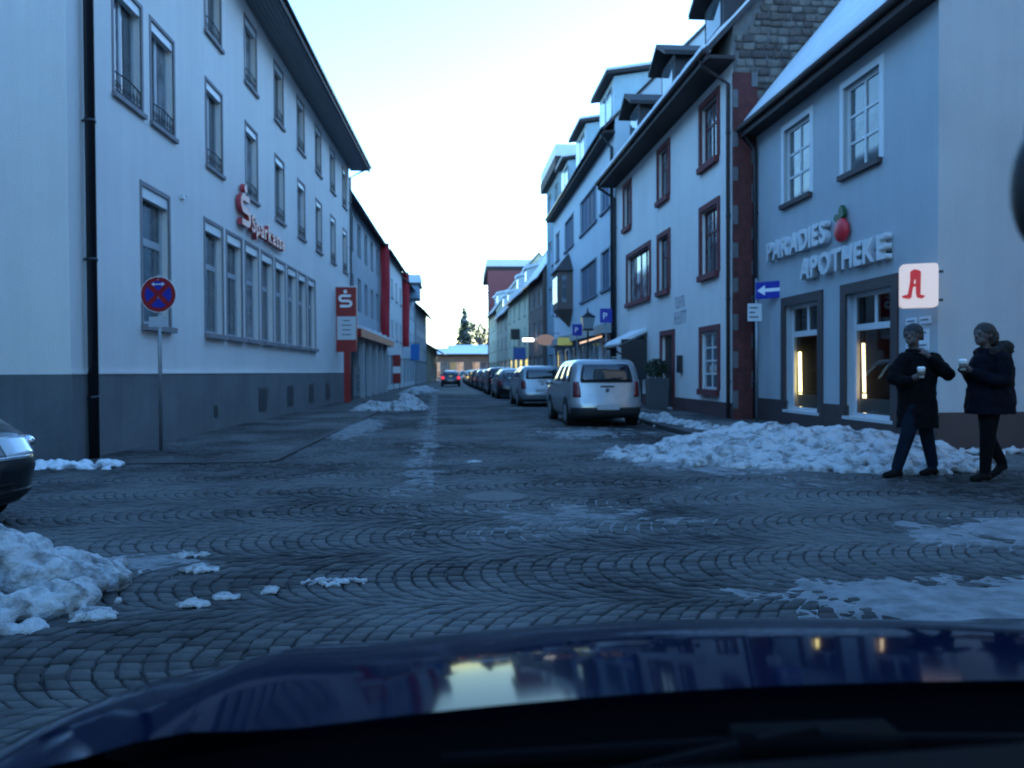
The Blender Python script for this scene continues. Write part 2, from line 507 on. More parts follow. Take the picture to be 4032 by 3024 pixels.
# ------------------------------------------------------------------ ground, street, pavements
def stone_mat(name, attr=True):
    """setts: per-stone tint, dried salt and slush film in broad patches, slight sheen"""
    m = bpy.data.materials.new(name)
    m.use_nodes = True
    t = m.node_tree
    b = t.nodes['Principled BSDF']
    geo = t.nodes.new('ShaderNodeNewGeometry')
    base = t.nodes.new('ShaderNodeValToRGB')
    e = base.color_ramp.elements
    e[0].position = 0.0; e[0].color = (0.012, 0.011, 0.0115, 1)
    e[1].position = 1.0; e[1].color = (0.066, 0.058, 0.055, 1)
    x = e.new(0.5); x.color = (0.029, 0.0255, 0.025, 1)
    if attr:
        a = t.nodes.new('ShaderNodeAttribute'); a.attribute_name = 'rnd'
        t.links.new(a.outputs['Fac'], base.inputs[0])
    else:
        v = t.nodes.new('ShaderNodeTexVoronoi'); v.inputs['Scale'].default_value = 9.0
        t.links.new(geo.outputs['Position'], v.inputs['Vector'])
        t.links.new(v.outputs['Color'], base.inputs[0])
    n = t.nodes.new('ShaderNodeTexNoise'); n.inputs['Scale'].default_value = 0.42; n.inputs['Detail'].default_value = 7; n.inputs['Roughness'].default_value = 0.62
    t.links.new(geo.outputs['Position'], n.inputs['Vector'])
    r = t.nodes.new('ShaderNodeValToRGB')
    r.color_ramp.elements[0].position = 0.40; r.color_ramp.elements[0].color = (0, 0, 0, 1)
    r.color_ramp.elements[1].position = 0.60; r.color_ramp.elements[1].color = (0.95, 0.95, 0.95, 1)
    t.links.new(n.outputs[0], r.inputs[0])
    mx = t.nodes.new('ShaderNodeMixRGB'); mx.inputs[2].default_value = (0.112, 0.109, 0.106, 1)
    t.links.new(r.outputs[0], mx.inputs[0]); t.links.new(base.outputs[0], mx.inputs[1])
    n3 = t.nodes.new('ShaderNodeTexNoise'); n3.inputs['Scale'].default_value = 30; n3.inputs['Detail'].default_value = 6
    t.links.new(geo.outputs['Position'], n3.inputs['Vector'])
    mm = t.nodes.new('ShaderNodeMixRGB'); mm.blend_type = 'MULTIPLY'; mm.inputs[0].default_value = 0.55
    t.links.new(mx.outputs[0], mm.inputs[1]); t.links.new(n3.outputs['Color'], mm.inputs[2])
    hs = t.nodes.new('ShaderNodeHueSaturation'); hs.inputs['Saturation'].default_value = 0.35; hs.inputs['Value'].default_value = 1.35
    t.links.new(mm.outputs[0], hs.inputs['Color']); t.links.new(hs.outputs[0], b.inputs['Base Color'])
    rr = t.nodes.new('ShaderNodeMapRange'); rr.inputs[3].default_value = 0.72; rr.inputs[4].default_value = 0.92
    t.links.new(n.outputs[0], rr.inputs[0]); t.links.new(rr.outputs[0], b.inputs['Roughness'])
    b.inputs['Specular IOR Level'].default_value = 0.22
    bp = t.nodes.new('ShaderNodeBump'); bp.inputs['Strength'].default_value = 0.5; bp.inputs['Distance'].default_value = 0.01
    t.links.new(n3.outputs[0], bp.inputs['Height']); t.links.new(bp.outputs[0], b.inputs['Normal'])
    return m
SETT = stone_mat('granite_setts')
FARROAD = stone_mat('setts_far', attr=False)
JOINT = pbr('joint_grit', (0.055, 0.055, 0.056), 0.9, col2=(0.016, 0.0155, 0.016), vscale=0.55, bump=0.6, bscale=80)
GROUND = pbr('ground_dark', (0.06, 0.06, 0.062), 0.9, col2=(0.10, 0.10, 0.105), vscale=0.3, bump=0.3)
KERB = pbr('kerb_granite', (0.045, 0.042, 0.042), 0.9, var=0.4, vscale=4, bump=0.4)

tag(MB().quad((-900, -900, -0.08), (900, -900, -0.08), (900, 1400, -0.08), (-900, 1400, -0.08)).build('ground', GROUND), kind='structure')
road = tag(MB().quad((-60, -6, -0.017), (60, -6, -0.017), (60, 12.2, -0.017), (-60, 12.2, -0.017))
           .quad((-3.2, 12.2, -0.017), (5.0, 12.2, -0.017), (5.0, 46, -0.017), (-3.2, 46, -0.017)).build('road', JOINT), kind='structure')
tag(MB().quad((-3.2, 44.5, -0.003), (5.0, 44.5, -0.003), (4.6, 220, -0.003), (-5.5, 220, -0.003)).build('street', FARROAD), kind='structure')

KERB_L, KERB_R = -2.75, 4.45
def stone_geo(c4, hz, bev, dz=0.05):
    """c4: 4 corners (xy) anticlockwise; returns 12 verts and 9 faces"""
    c = np.array(c4); m = c.mean(axis=0)
    top = m + (c - m) * (1 - bev)
    vs = [(p[0], p[1], hz) for p in top] + [(p[0], p[1], hz - 0.008) for p in c] + [(p[0], p[1], hz - dz) for p in c]
    return vs
ST_F = [(0, 1, 2, 3)] + [(4 + i, 4 + (i + 1) % 4, (i + 1) % 4, i) for i in range(4)] + [(8 + i, 8 + (i + 1) % 4, 4 + (i + 1) % 4, 4 + i) for i in range(4)]

def arc_setts():
    out = []
    W, Rr, p = 1.25, 0.82, 0.110
    thm = math.asin(W / 2 / Rr)
    nb0, nb1 = -1, 36
    for b in range(nb0, nb1):
        yc = 1.2 + b * W
        off = rng.random() * p
        if yc < 12.0:
            x0, x1 = -0.78 * max(yc, 2.2) - 1.2, 0.84 * max(yc, 2.2) + 1.6
        else:
            x0, x1 = KERB_L - 0.25, KERB_R + 0.1
        for i in range(int(x0 / p) - 4, int(x1 / p) + 1):
            n = 13 if rng.random() < .6 else 12
            cuts = np.linspace(-thm, thm, n + 1)
            cuts[1:-1] += rng.normal(0, 0.011, n - 1)
            for k in range(n):
                ta, tb = cuts[k] + 0.004, cuts[k + 1] - 0.004
                g0 = 0.0045 + rng.random() * 0.004; g1 = 0.0045 + rng.random() * 0.004
                cs = []
                for (ii, th) in ((i * p + g0, ta), (i * p + p - g1, ta), (i * p + p - g1, tb), (i * p + g0, tb)):
                    xx = ii + off + Rr * (1 - math.cos(th)) * 1.2
                    yy = yc + Rr * math.sin(th)
                    wx = .045 * noise.noise((xx * .55, yy * .55, 1.7)) + .02 * noise.noise((xx * 2.1, yy * 2.1, 4.2))
                    wy = .05 * noise.noise((xx * .45, yy * .45, 8.1)) + .02 * noise.noise((xx * 1.9, yy * 1.9, 6.3))
                    cs.append((xx + wx + rng.normal(0, .0032), yy + wy + rng.normal(0, .0032)))
                cx = sum(c[0] for c in cs) / 4; cy = sum(c[1] for c in cs) / 4
                if cy > 12.3 and (cx < KERB_L + 0.05 or cx > KERB_R - 0.05): continue
                if cy > 11.35 and cy <= 12.3 and (cx < KERB_L + 0.05 or cx > 6.9): continue
                if cy > 44.8: continue
                if (cx - 0.33) ** 2 + (cy - 8.0) ** 2 < 0.41 ** 2: continue
                if cy < 2.1: continue
                out.append((cs, cx, cy))
    return out
setts = arc_setts()
# row setts round the manhole
for k in range(22):
    a0 = 2 * math.pi * k / 22 + 0.012; a1 = 2 * math.pi * (k + 1) / 22 - 0.012
    cs = [(0.33 + r_ * math.cos(a), 8.0 + r_ * math.sin(a)) for r_, a in ((0.355, a0), (0.455, a0), (0.455, a1), (0.355, a1))]
    setts.append((cs, 0.33 + .4 * math.cos(a0), 8.0 + .4 * math.sin(a0)))
def near_key(s):
    x, y = s[1], s[2]
    u = (x * math.cos(R(3.65)) - y * math.sin(R(3.65))) / (y * math.cos(R(3.65)) + x * math.sin(R(3.65)))
    v = 1.30 / y
    lim = 0.33 + max(0, (0.02 - u)) * 0.28 + max(0, (-0.28 - u)) * 0.15      # hidden by the bonnet below this
    if abs(u) > 0.66 or v > lim: return 1e9
    if x < -1.75 and 3.2 < y < 5.4: return 1e9
    return y * y + x * x
order = sorted(range(len(setts)), key=lambda i: near_key(setts[i]))
NEAR = set(order[:300])
def sett_height(x, y):
    return 0.006 * noise.noise((x * 0.8, y * 0.8, 3.0)) + random.uniform(-0.006, 0.006)
vs = []; fs = []; rn = []
for i, (cs, cx, cy) in enumerate(setts):
    h = sett_height(cx, cy)
    rv = min(1, max(0, random.gauss(0.45, 0.33)))
    sv = stone_geo(cs, h, 0.17)
    if i in NEAR:
        me = bpy.data.meshes.new('cobblestone')
        me.from_pydata([(v[0] - cx, v[1] - cy, v[2]) for v in sv], [], ST_F)
        me.polygons.foreach_set('use_smooth', [True] * 9)
        at = me.attributes.new('rnd', 'FLOAT', 'POINT'); at.data.foreach_set('value', [rv] * 12)
        me.materials.append(SETT)
        put('cobblestone', me, road, (cx, cy, 0))
    else:
        o = len(vs)
        vs.extend(sv); fs.extend([tuple(o + q for q in f) for f in ST_F]); rn.extend([rv] * 12)
# pavement setts in straight rows beside the left building, and a strip on the right
def rows(x0, x1, y0, y1, z, s, out_v, out_f, out_r, skip=None):
    ny = int((y1 - y0) / s)
    for j in range(ny):
        y = y0 + j * s
        x = x0 - rng.random() * s
        while x < x1:
            w = s * (0.8 + 0.7 * rng.random())
            a, b = max(x, x0), min(x + w, x1)
            if b - a > 0.03 and not (skip and skip((a + b) / 2, y)):
                g = 0.005
                h = z + random.uniform(-.003, .003)
                o = len(out_v)
                out_v.extend(stone_geo([(a + g, y + g), (b - g, y + g), (b - g, y + s - g), (a + g, y + s - g)], h, 0.13))
                out_f.extend([tuple(o + q for q in f) for f in ST_F])
                out_r.extend([min(1, max(0, random.gauss(0.33, 0.18)))] * 12)
            x += w
def stuff_mesh(name, vs, fs, rn, mat, parent):
    me = bpy.data.meshes.new(name)
    me.from_pydata(vs, [], fs)
    me.polygons.foreach_set('use_smooth', [True] * len(fs))
    at = me.attributes.new('rnd', 'FLOAT', 'POINT'); at.data.foreach_set('value', rn)
    me.materials.append(mat)
    o = put(name, me, parent); o['kind'] = 'stuff'
    return o
stuff_mesh('cobblestones', vs, fs, rn, SETT, road)

sw_l = tag(MB().box(-7.2, KERB_L - 0.14, 11.45, 220, -0.05, -0.004).build('sidewalk_left', JOINT), kind='structure')
pv, pf, prn = [], [], []
rows(-5.72, KERB_L - 0.15, 11.46, 37.0, 0.016, 0.125, pv, pf, prn)
stuff_mesh('paving_setts', pv, pf, prn, SETT, sw_l)
sw_r = tag(MB().box(KERB_R + 0.14, 7.6, 12.9, 110, -0.05, 0.055).build('sidewalk_right', JOINT), kind='structure')
pv, pf, prn = [], [], []
rows(KERB_R + 0.15, 7.5, 12.92, 33.0, 0.08, 0.14, pv, pf, prn)
stuff_mesh('paving_setts', pv, pf, prn, SETT, sw_r)
# kerb stones
kl = cached('kerbstone', lambda: MB().box(-0.065, 0.065, 0.006, 0.994, -0.08, 0.0).mesh('kerbstone', KERB))
for k in range(28):
    put('kerbstone', kl, sw_l, (KERB_L - 0.07 + random.uniform(-.004, .004), 11.45 + k, 0.020))
for k in range(26):
    put('kerbstone', kl, sw_r, (KERB_R + 0.07 + random.uniform(-.004, .004), 12.9 + k, 0.088))
klx = cached('kerbstone_x', lambda: MB().box(0.006, 0.994, -0.065, 0.065, -0.08, 0.0).mesh('kerbstone', KERB))
for k in range(3):
    put('kerbstone', klx, sw_l, (-5.83 + k, 11.40, 0.018))
for k in range(3):
    put('kerbstone', klx, sw_r, (KERB_R + 0.14 + k, 12.84, 0.086))

# manhole
mh = empty('manhole_cover', (0.33, 8.0, 0)); tag(mh, 'round iron manhole cover set in the cobbled crossing', 'manhole cover')
MB().disc((0, 0, -0.03), 0.35, 0.032, 'z', 40).build('frame_ring', pbr('manhole_iron', (0.045, 0.043, 0.043), 0.8), mh)
MB().disc((0, 0, -0.02), 0.315, 0.027, 'z', 40).build('concrete_infill', pbr('manhole_concrete', (0.10, 0.10, 0.098), 0.9, var=0.25, vscale=8, bump=0.4), mh)

# ------------------------------------------------------------------ left: bank building
L1_PL, L1_PR = (-5.754, 11.7), (-5.37, 37.3)
up_x = [2.02, 3.5] + [6.42 + 2.965 * k for k in range(7)]
WU = 1.05
ops = []
for x in up_x:
    ops += [(x - WU / 2, 5.95, WU, 1.88), (x - WU / 2, 8.92, WU, 1.70)]
ops.append((2.5, 2.18, 1.2, 2.5))
grp_x = [5.72 + 1.51 * k for k in range(8)]
for x in grp_x: ops.append((x, 2.18, 1.16, 2.5))
bank, L = building('bank_building', 'long pale plastered bank building with three storeys and grey plinth on the corner', L1_PL, L1_PR, 13, 11.62, ops, WALL_L1,
                   roof=dict(pitch=28, over=0.92, og=0.35), plinth=(1.30, PLINTH_L1), rev=0.2)
for k in range(7):
    y0 = -0.90 + k * 0.127
    MB().box(-.33, L + .33, y0, y0 + .117, 11.02, 11.06).build('soffit_board', SOFFIT_G, bank)
MB().box(-.34, L + .34, -.96, -.905, 10.96, 11.28).build('fascia', WOOD_EAVE, bank)
MB().box(-.33, L + .33, -.90, -.003, 11.065, 11.09).build('soffit_backing', BLACK_PL, bank)
MB().box(-0.05, L + .05, -0.05, 0.0, 1.30, 1.335).build('plinth_ledge', WALL_L1, bank)
for i, x in enumerate(up_x):
    for z, h in ((5.95, 1.88), (8.92, 1.70)):
        window(bank, x - WU / 2, z, WU, h, cols=(1, 1), rows=(1,), rev=0.19, fr=0.055, bar=0.10, fmat=SASH, gmat=[GLASS, GLASS2] if i % 2 else [GLASS2, GLASS],
               trim=(0.07, STONE_TRIM, 0.015), sill=(0.07, STONE_TRIM, 0.07), blind=(0.16, WHITE_FR), rail=(0.38, IRON))
window(bank, 2.5, 2.18, 1.2, 2.5, cols=(1,), rows=(1.45, 0.85), rev=0.19, fr=0.09, bar=0.14, fmat=SASH, gmat=GLASS, trim=(0.08, STONE_TRIM, 0.015), sill=(0.12, STONE_TRIM, 0.09), blind=(0.20, WHITE_FR))
for k, x in enumerate(grp_x):
    window(bank, x, 2.18, 1.16, 2.5, cols=(1,), rows=(1.45, 0.85), rev=0.19, fr=0.09, bar=0.12, fmat=SASH, gmat=[GLASS, GLASS2][k % 3 == 2], trim=(0.08, STONE_TRIM, 0.015), sill=(0.12, STONE_TRIM, 0.09), blind=(0.20, WHITE_FR))
VENT = pbr('vent_metal', (0.06, 0.065, 0.075), 0.5, metal=0.4)
for (x, z, w, h) in ((6.1, 0.30, 0.26, 0.28), (9.7, 0.25, 0.85, 0.65), (12.9, 0.25, 0.85, 0.65), (16.1, 0.25, 0.85, 0.65), (19.2, 0.25, 0.85, 0.65)):
    m = MB().box(x, x + w, -0.045, -0.036, z, z + h)
    for k in range(5): m.box(x + .02, x + w - .02, -0.052, -0.045, z + h * (k + .25) / 5, z + h * (k + .6) / 5)
    m.build('cellar_grille', VENT, bank)
downpipe(bank, 0.42, 0.02, 11.1, PIPE_D, y=-0.12, r=0.075, over=0.95)
downpipe(bank, L - 0.3, 0.02, 11.1, PIPE_G, y=-0.1, r=0.05, over=0.95)
MB().box(4.32, 4.44, -0.06, 0, 4.85, 4.93).box(4.5, 4.58, -0.07, 0, 4.93, 4.98).build('alarm_box', WHITE_FR, bank)

# bank lettering: emblem and name in red
PINKRED = pbr('letter_red', (0.42, 0.045, 0.06), 0.35)
def s_emblem(parent, x, y, z, h, depth, mat):
    """round dot over a broad, flat-ended S"""
    m = MB()
    m.disc((x, y, z + h * 0.90), h * 0.105, depth, 'y', 20)
    m.build('emblem_dot', mat, parent)
    t = h * 0.15; w = h * 0.62
    b = MB()
    zt, zm, zb = z + h * 0.66, z + h * 0.36, z + h * 0.06
    def bar(x0, x1, z0): b.box(x0, x1, y, y + depth, z0 - t / 2, z0 + t / 2)
    def arc(cx, cz, r0, r1, a0, a1):
        n = 10
        for k in range(n):
            A, B = a0 + (a1 - a0) * k / n, a0 + (a1 - a0) * (k + 1) / n
            b.prism([(cx + r0 * math.cos(A), cz + r0 * math.sin(A)), (cx + r1 * math.cos(A), cz + r1 * math.sin(A)), (cx + r1 * math.cos(B), cz + r1 * math.sin(B)), (cx + r0 * math.cos(B), cz + r0 * math.sin(B))], y, y + depth, 'y')
    rr = (zt - zm) / 2
    bar(x - w * .28, x + w * .5, zt); bar(x - w * .28, x + w * .28, zm); bar(x - w * .5, x + w * .28, zb)
    arc(x - w * .28, (zt + zm) / 2, rr - t / 2, rr + t / 2, math.pi / 2, math.pi * 1.5)
    rb = (zm - zb) / 2
    arc(x + w * .28, (zm + zb) / 2, rb - t / 2, rb + t / 2, -math.pi / 2, math.pi / 2)
    b.build('emblem', mat, parent)
ws = empty('wall_lettering', L1_PL, math.atan2(L1_PR[1] - L1_PL[1], L1_PR[0] - L1_PL[0])); tag(ws, 'red name lettering with emblem on the pale bank facade above the window row', 'lettering')
s_emblem(ws, 8.3, -0.16, 5.05, 1.05, 0.12, PINKRED)
letters(ws, 'Sparkasse', 8.82, -0.10, 5.02, 0.62, 0.12, PINKRED, gap=0.10, width=3.5, bold=0.012)
MB().box(8.8, 12.2, -0.03, -0.003, 5.12, 5.16).box(8.8, 12.2, -0.03, -0.003, 5.34, 5.38).build('mounting_rail', IRON, ws)

# ------------------------------------------------------------------ left: grey annex with red canopy
WALL_L2 = pbr('render_grey', (0.33, 0.36, 0.39), 0.85, var=0.1, vscale=0.6)
ops2 = [(1.2 + 2.9 * k, z, 1.4, 1.9) for k in range(6) for z in (4.8, 7.9)]
ops2 += [(0.5 + 2.8 * k, 0.05, 2.3, 2.75) for k in range(6)]
annex, LA = building('bank_annex', 'grey annex with glazed ground floor behind the red canopy', (-6.0, 37.3), (-5.85, 55.0), 11, 10.5, ops2, WALL_L2,
                     roof=dict(pitch=33, over=0.45, og=0.1), rev=0.2)
for k in range(6):
    for z in (4.8, 7.9):
        window(annex, 1.2 + 2.9 * k, z, 1.4, 1.9, cols=(1, 1), rows=(1,), fmat=GREY_FR, gmat=[GLASS2, GLASS])
    window(annex, 0.5 + 2.8 * k, 0.05, 2.3, 2.75, cols=(1, 1), rows=(1, 1.2), fmat=GREY_FR, gmat=[GLASS, GLASS2], bar=0.09)
cn = MB().box(0.4, 16.5, -1.1, -0.003, 3.05, 3.45)
can = cn.build('canopy', RED_SIGN, annex)
mb = MB()
for k in range(60):
    x0 = 0.45 + k * 16.0 / 60
    mb.box(x0, x0 + 16.0 / 60, -1.08, -0.01, 3.452, 3.52 + 0.16 * (0.5 + noise.noise((k * .21, 1, 2))))
mb.build('snow_cover', SNOW, can)
for k in range(5): MB().box(2.9 + 2.8 * k - .14, 2.9 + 2.8 * k + .14, -0.9, -0.6, 0, 3.05).build('column', GREY_FR, annex)
lad = MB()
for k in range(8): lad.box(0.5, 2.2, -0.75, -0.71, 0.15 + k * 0.19, 0.18 + k * 0.19)
for x in (0.5, 1.35, 2.2): lad.box(x - .02, x + .02, -0.76, -0.70, 0.0, 1.6)
lad.build('railing', GALV, annex)

# red advertising pylon
py = empty('sign_pylon', (-5.02, 33.6, 0)); tag(py, 'tall red sign pylon with white emblem and notice panel beside the bank', 'sign')
MB().box(-0.10, 0.18, -0.06, 0.08, 0, 2.25).build('post', RED_SIGN, py)
MB().box(-0.46, 0.46, -0.11, 0.11, 2.2, 4.98).build('sign_box', RED_SIGN, py)
s_emblem(py, 0.0, -0.135, 4.12, 0.74, 0.022, WHITE_SIGN)
MB().box(-0.36, 0.44, -0.128, -0.112, 2.72, 3.72).build('notice_panel', pbr('panel_pale', (0.55, 0.57, 0.60), 0.5), py)
for z, w in ((3.52, .30), (3.32, .42), (3.12, .34), (2.92, .4)):
    MB().box(0.04 - w / 2, 0.04 + w / 2, -0.133, -0.129, z, z + .045).build('text_line', TXT_GREY, py)
MB().box(-0.47, 0.47, -0.115, 0.115, 4.982, 5.03).build('snow_cap', SNOW, py)

# ------------------------------------------------------------------ left: houses farther down the street
def simple_house(name, label, pl, pr, D, H, mat, roof, cols, floors, fmat=None, ww=1.1, wh=1.5, ground=True, gmat=None, shop=True, trim=None):
    L = (Vector(pr) - Vector(pl)).length
    ops = []
    step = L / cols
    zs = [3.9 + k * (H - 3.9) / floors for k in range(floors)]
    for c in range(cols):
        for z in zs:
            ops.append((step * (c + .5) - ww / 2, z, ww, min(wh, (H - 3.9) / floors - .8)))
    sh = []
    if shop:
        for c in range(cols):
            sh.append((step * c + 0.35, 0.3, step - 0.7, 2.3))
    b, L = building(name, label, pl, pr, D, H, ops + sh, mat, roof=roof, cat='house')
    for o in ops: window(b, *o, cols=(1, 1), fmat=fmat or WHITE_FR, gmat=gmat or [GLASS, GLASS2], trim=trim, sill=(0.08, STONE_TRIM, 0.06))
    for o in sh: window(b, *o, cols=(1, 1), fmat=fmat or GREY_FR, gmat=GLASS, name='shop_window')
    return b, L
W_CREAM = pbr('plaster_cream', (0.60, 0.56, 0.40), 0.9, var=0.08, vscale=0.6)
W_WHITE = pbr('plaster_offwhite', (0.62, 0.64, 0.63), 0.9, var=0.08, vscale=0.6)
W_BLUE = pbr('plaster_dull_blue', (0.24, 0.33, 0.42), 0.9, var=0.1, vscale=0.6)
W_BROWN = pbr('plaster_brown', (0.13, 0.095, 0.085), 0.9, var=0.15, vscale=0.6)
W_RED = pbr('plaster_dull_red', (0.24, 0.07, 0.075), 0.9, var=0.1, vscale=0.6)
W_BEIGE = pbr('plaster_beige', (0.42, 0.37, 0.29), 0.9, var=0.1, vscale=0.6)
simple_house('terraced_house', 'off-white terraced house between the two long red banners', (-5.55, 55.3), (-5.35, 69.0), 10, 10.3, W_WHITE, dict(pitch=40, over=0.4, og=0.1), 4, 2)
simple_house('terraced_house', 'pale grey-blue terraced house beyond the second red banner', (-5.3, 69.3), (-5.15, 83.0), 10, 9.6, WALL_R3, dict(pitch=35, over=0.5, og=0.3), 4, 2)
simple_house('terraced_house', 'dull grey terraced house with stepped snowy eaves far down on the bank side', (-5.0, 83.3), (-4.7, 101.0), 10, 8.6, WALL_L2, dict(pitch=38, over=0.8, og=0.4), 5, 2)
simple_house('corner_house', 'low beige house with snowy overhanging roof at the far end of the street', (-4.2, 101.6), (-3.9, 118.0), 9, 4.6, W_BEIGE, dict(pitch=30, over=1.2, og=1.2), 4, 1, wh=.6)
fb = empty('flat_bay', (-4.4, 76, 0))
tag(fb, 'small flat-roofed roof bay thick with snow above the pale blue house', 'roof bay')
MB().box(-0.9, 0.1, 0, 4, 8.6, 9.9).build('wall', W_BLUE, fb)
rb = MB().box(-1.0, 0.3, -0.2, 4.2, 9.9, 10.1).build('roof', WOOD_EAVE, fb)
MB().box(-0.95, 0.25, -0.15, 4.15, 10.103, 10.9).build('snow_cover', SNOW, rb)

BANNER = pbr('banner_cloth', (0.52, 0.02, 0.035), 0.7, var=0.15, vscale=1.5)
def banner(label, x, y, z0, z1, w, rot):
    r = empty('banner', (x, y, 0), rot); tag(r, label, 'banner', 'red banners on the bank side')
    n = 24; vs = []; fs = []
    for j in range(n + 1):
        z = z0 + (z1 - z0) * j / n
        for i in range(7):
            f = i / 6
            dy = 0.05 * math.sin(z * 1.7 + f * 5) * (1 - j / n) + 0.03 * math.sin(f * 9)
            vs.append((-w / 2 + w * f + 0.03 * math.sin(z), dy, z))
    for j in range(n):
        for i in range(6):
            a = j * 7 + i; fs.append((a, a + 1, a + 8, a + 7))
    m = MB().add(vs, fs); o = m.build('cloth', BANNER, r, smooth=True)
    sol = o.modifiers.new('thick', 'SOLIDIFY'); sol.thickness = 0.01
    MB().tube([(-w / 2 - .9, 0, z1 + .03), (w / 2 + .08, 0, z1 + .03)], 0.03, 8).build('pole', GALV, r)
    MB().tube([(-w / 2 - .05, 0, z0), (w / 2 + .05, 0, z0)], 0.02, 8).build('weight_bar', GALV, r)
banner('long red banner hanging at the end of the grey annex', -5.45, 55.0, 3.7, 10.4, 0.62, 0.0)
banner('long red banner farther on, past the off-white house', -5.05, 69.2, 3.6, 10.2, 0.62, 0.0)
bs = empty('poster_sign', (-4.9, 57.5, 0)); tag(bs, 'narrow red and white poster board on the far pavement by the annex', 'sign')
MB().box(-0.28, 0.28, -.04, .04, 1.75, 2.6).box(-0.28, 0.28, -.04, .04, 0.5, 1.25).build('red_field', RED_SIGN, bs)
MB().box(-0.28, 0.28, -.042, .042, 1.25, 1.75).build('white_field', WHITE_SIGN, bs)
for x in (-.22, .22): MB().box(x - .02, x + .02, -.02, .02, 0, .5).build('leg', IRON, bs)
BRIGHTBLUE = pbr('bright_blue_cloth', (0.012, 0.16, 0.48), 0.6)
bb = empty('blue_banner', (-4.55, 76, 0)); tag(bb, 'bright blue shop sign jutting out far down the left side', 'sign')
MB().box(-0.55, 0.30, -.05, .05, 2.5, 4.1).build('sign_panel', BRIGHTBLUE, bb)
MB().tube([(-1.2, 0, 4.2), (0.30, 0, 4.2)], 0.03, 6).build('bracket', IRON, bb)

# ------------------------------------------------------------------ right: pharmacy on the corner
R1_PL, R1_PR = (7.37, 18.9), (7.52, 11.75)
ops = [(1.58, 5.09, 1.28, 1.70), (4.24, 5.09, 1.26, 1.70), (1.68, 0.40, 1.56, 2.37), (4.37, 0.40, 1.53, 2.37)]
pharm, LP = building('pharmacy_house', 'blue-grey corner house with the pharmacy and two tall shop windows', R1_PL, R1_PR, 9, 7.75, ops, WALL_R1,
                     roof=dict(pitch=50, over=0.42, og=0.12, soffit=WOOD_EAVE, sth=0.2, gmat=WOOD_EAVE), plinth=(0.62, BROWN_TR), rev=0.22)
for x, w in ((1.58, 1.28), (4.24, 1.26)):
    window(pharm, x, 5.09, w, 1.70, cols=(1, 1), rows=(1, 1, 1), rev=0.14, fr=0.075, bar=0.05, gmat=[GLASS, GLASS2, GLASS], trim=(0.13, pbr('pale_surround', (0.64, 0.66, 0.68), 0.8), 0.02), sill=(0.10, BROWN_TR, 0.09))
POSTER = [pbr('poster_blue', (0.05, 0.16, 0.35), 0.6), pbr('poster_ochre', (0.42, 0.24, 0.06), 0.6), pbr('poster_pale', (0.45, 0.45, 0.42), 0.6), pbr('poster_plum', (0.10, 0.02, 0.05), 0.6)]
TUBE = pbr('light_tube', (0.9, 0.8, 0.4), 0.4, emit=(1.0, 0.80, 0.34), estr=0.55)
TUBE2 = pbr('light_tube_warm', (0.9, 0.75, 0.5), 0.4, emit=(1.0, 0.74, 0.46), estr=0.33)
DARKROOM = pbr('shop_interior', (0.05, 0.05, 0.055), 0.9)
for wi, (x, w) in enumerate(((1.68, 1.56), (4.37, 1.53))):
    sw = window(pharm, x, 0.40, w, 2.37, cols=(1,), rows=(1,), rev=0.2, fr=0.075, bar=0.07, gmat=CLEAR, trim=(0.20, BROWN_TR, 0.04), name='shop_window', sill=(0.05, WHITE_FR, 0.05))
    # fanlight bars
    m = MB(); m.box(0.075, w - .075, 0.145, 0.215, 1.66, 1.78); m.box(w / 2 - .04, w / 2 + .04, 0.147, 0.213, 1.78, 2.30)
    m.build('fanlight_bars', WHITE_FR, sw)
    # display box behind the glass
    b = MB()
    b.quad((0, 1.0, 0), (w, 1.0, 0), (w, 1.0, 2.37), (0, 1.0, 2.37))
    b.quad((0, 0.22, 0), (0, 1.0, 0), (0, 1.0, 2.37), (0, 0.22, 2.37)); b.quad((w, 1.0, 0), (w, .22, 0), (w, .22, 2.37), (w, 1.0, 2.37))
    b.quad((0, .22, 0.05), (w, .22, 0.05), (w, 1, 0.05), (0, 1, 0.05)); b.quad((0, 1, 2.36), (w, 1, 2.36), (w, .22, 2.36), (0, .22, 2.36))
    b.build('display_niche', DARKROOM, sw)
    MB().box(0.10, w - .1, 0.232, 0.25, 0.08, 0.36).build('frosted_panel', pbr('frosted', (0.30, 0.33, 0.33), 0.4), sw)
    for k in range(9):
        MB().box(0.45, w - .12, 0.8, 0.83, 0.75 + k * .13, 0.80 + k * .13).build('blind_slat', pbr('blind_grey', (0.12, 0.12, 0.12), 0.6), sw)
    if wi == 0: MB().tube([(0.15, 0.28, 0.07), (0.13, 0.28, 0.38)], 0.035, 10).tube([(0.13, 0.28, 0.41), (0.10, 0.28, 1.32)], 0.035, 10).build('light_tube', TUBE, sw)
    else: MB().tube([(0.17, 0.28, 0.07), (0.14, 0.28, 0.44)], 0.035, 10).tube([(0.14, 0.28, 0.47), (0.10, 0.28, 1.42)], 0.03, 10).build('light_tube', TUBE2, sw)
    for k, (px, pz, pw, ph) in enumerate(((0.55, 0.42, 0.22, 0.5), (0.85, 0.5, 0.3, 0.22), (0.8, 0.95, 0.5, 0.3), (0.5, 1.2, 0.35, 0.25), (1.1, 0.42, 0.25, 0.35))):
        if px + pw < w - .1:
            MB().box(px, px + pw, 0.55 + .03 * k, 0.6 + .03 * k, pz, pz + ph).build('display_card', POSTER[(k + wi + 1) % 4], sw)
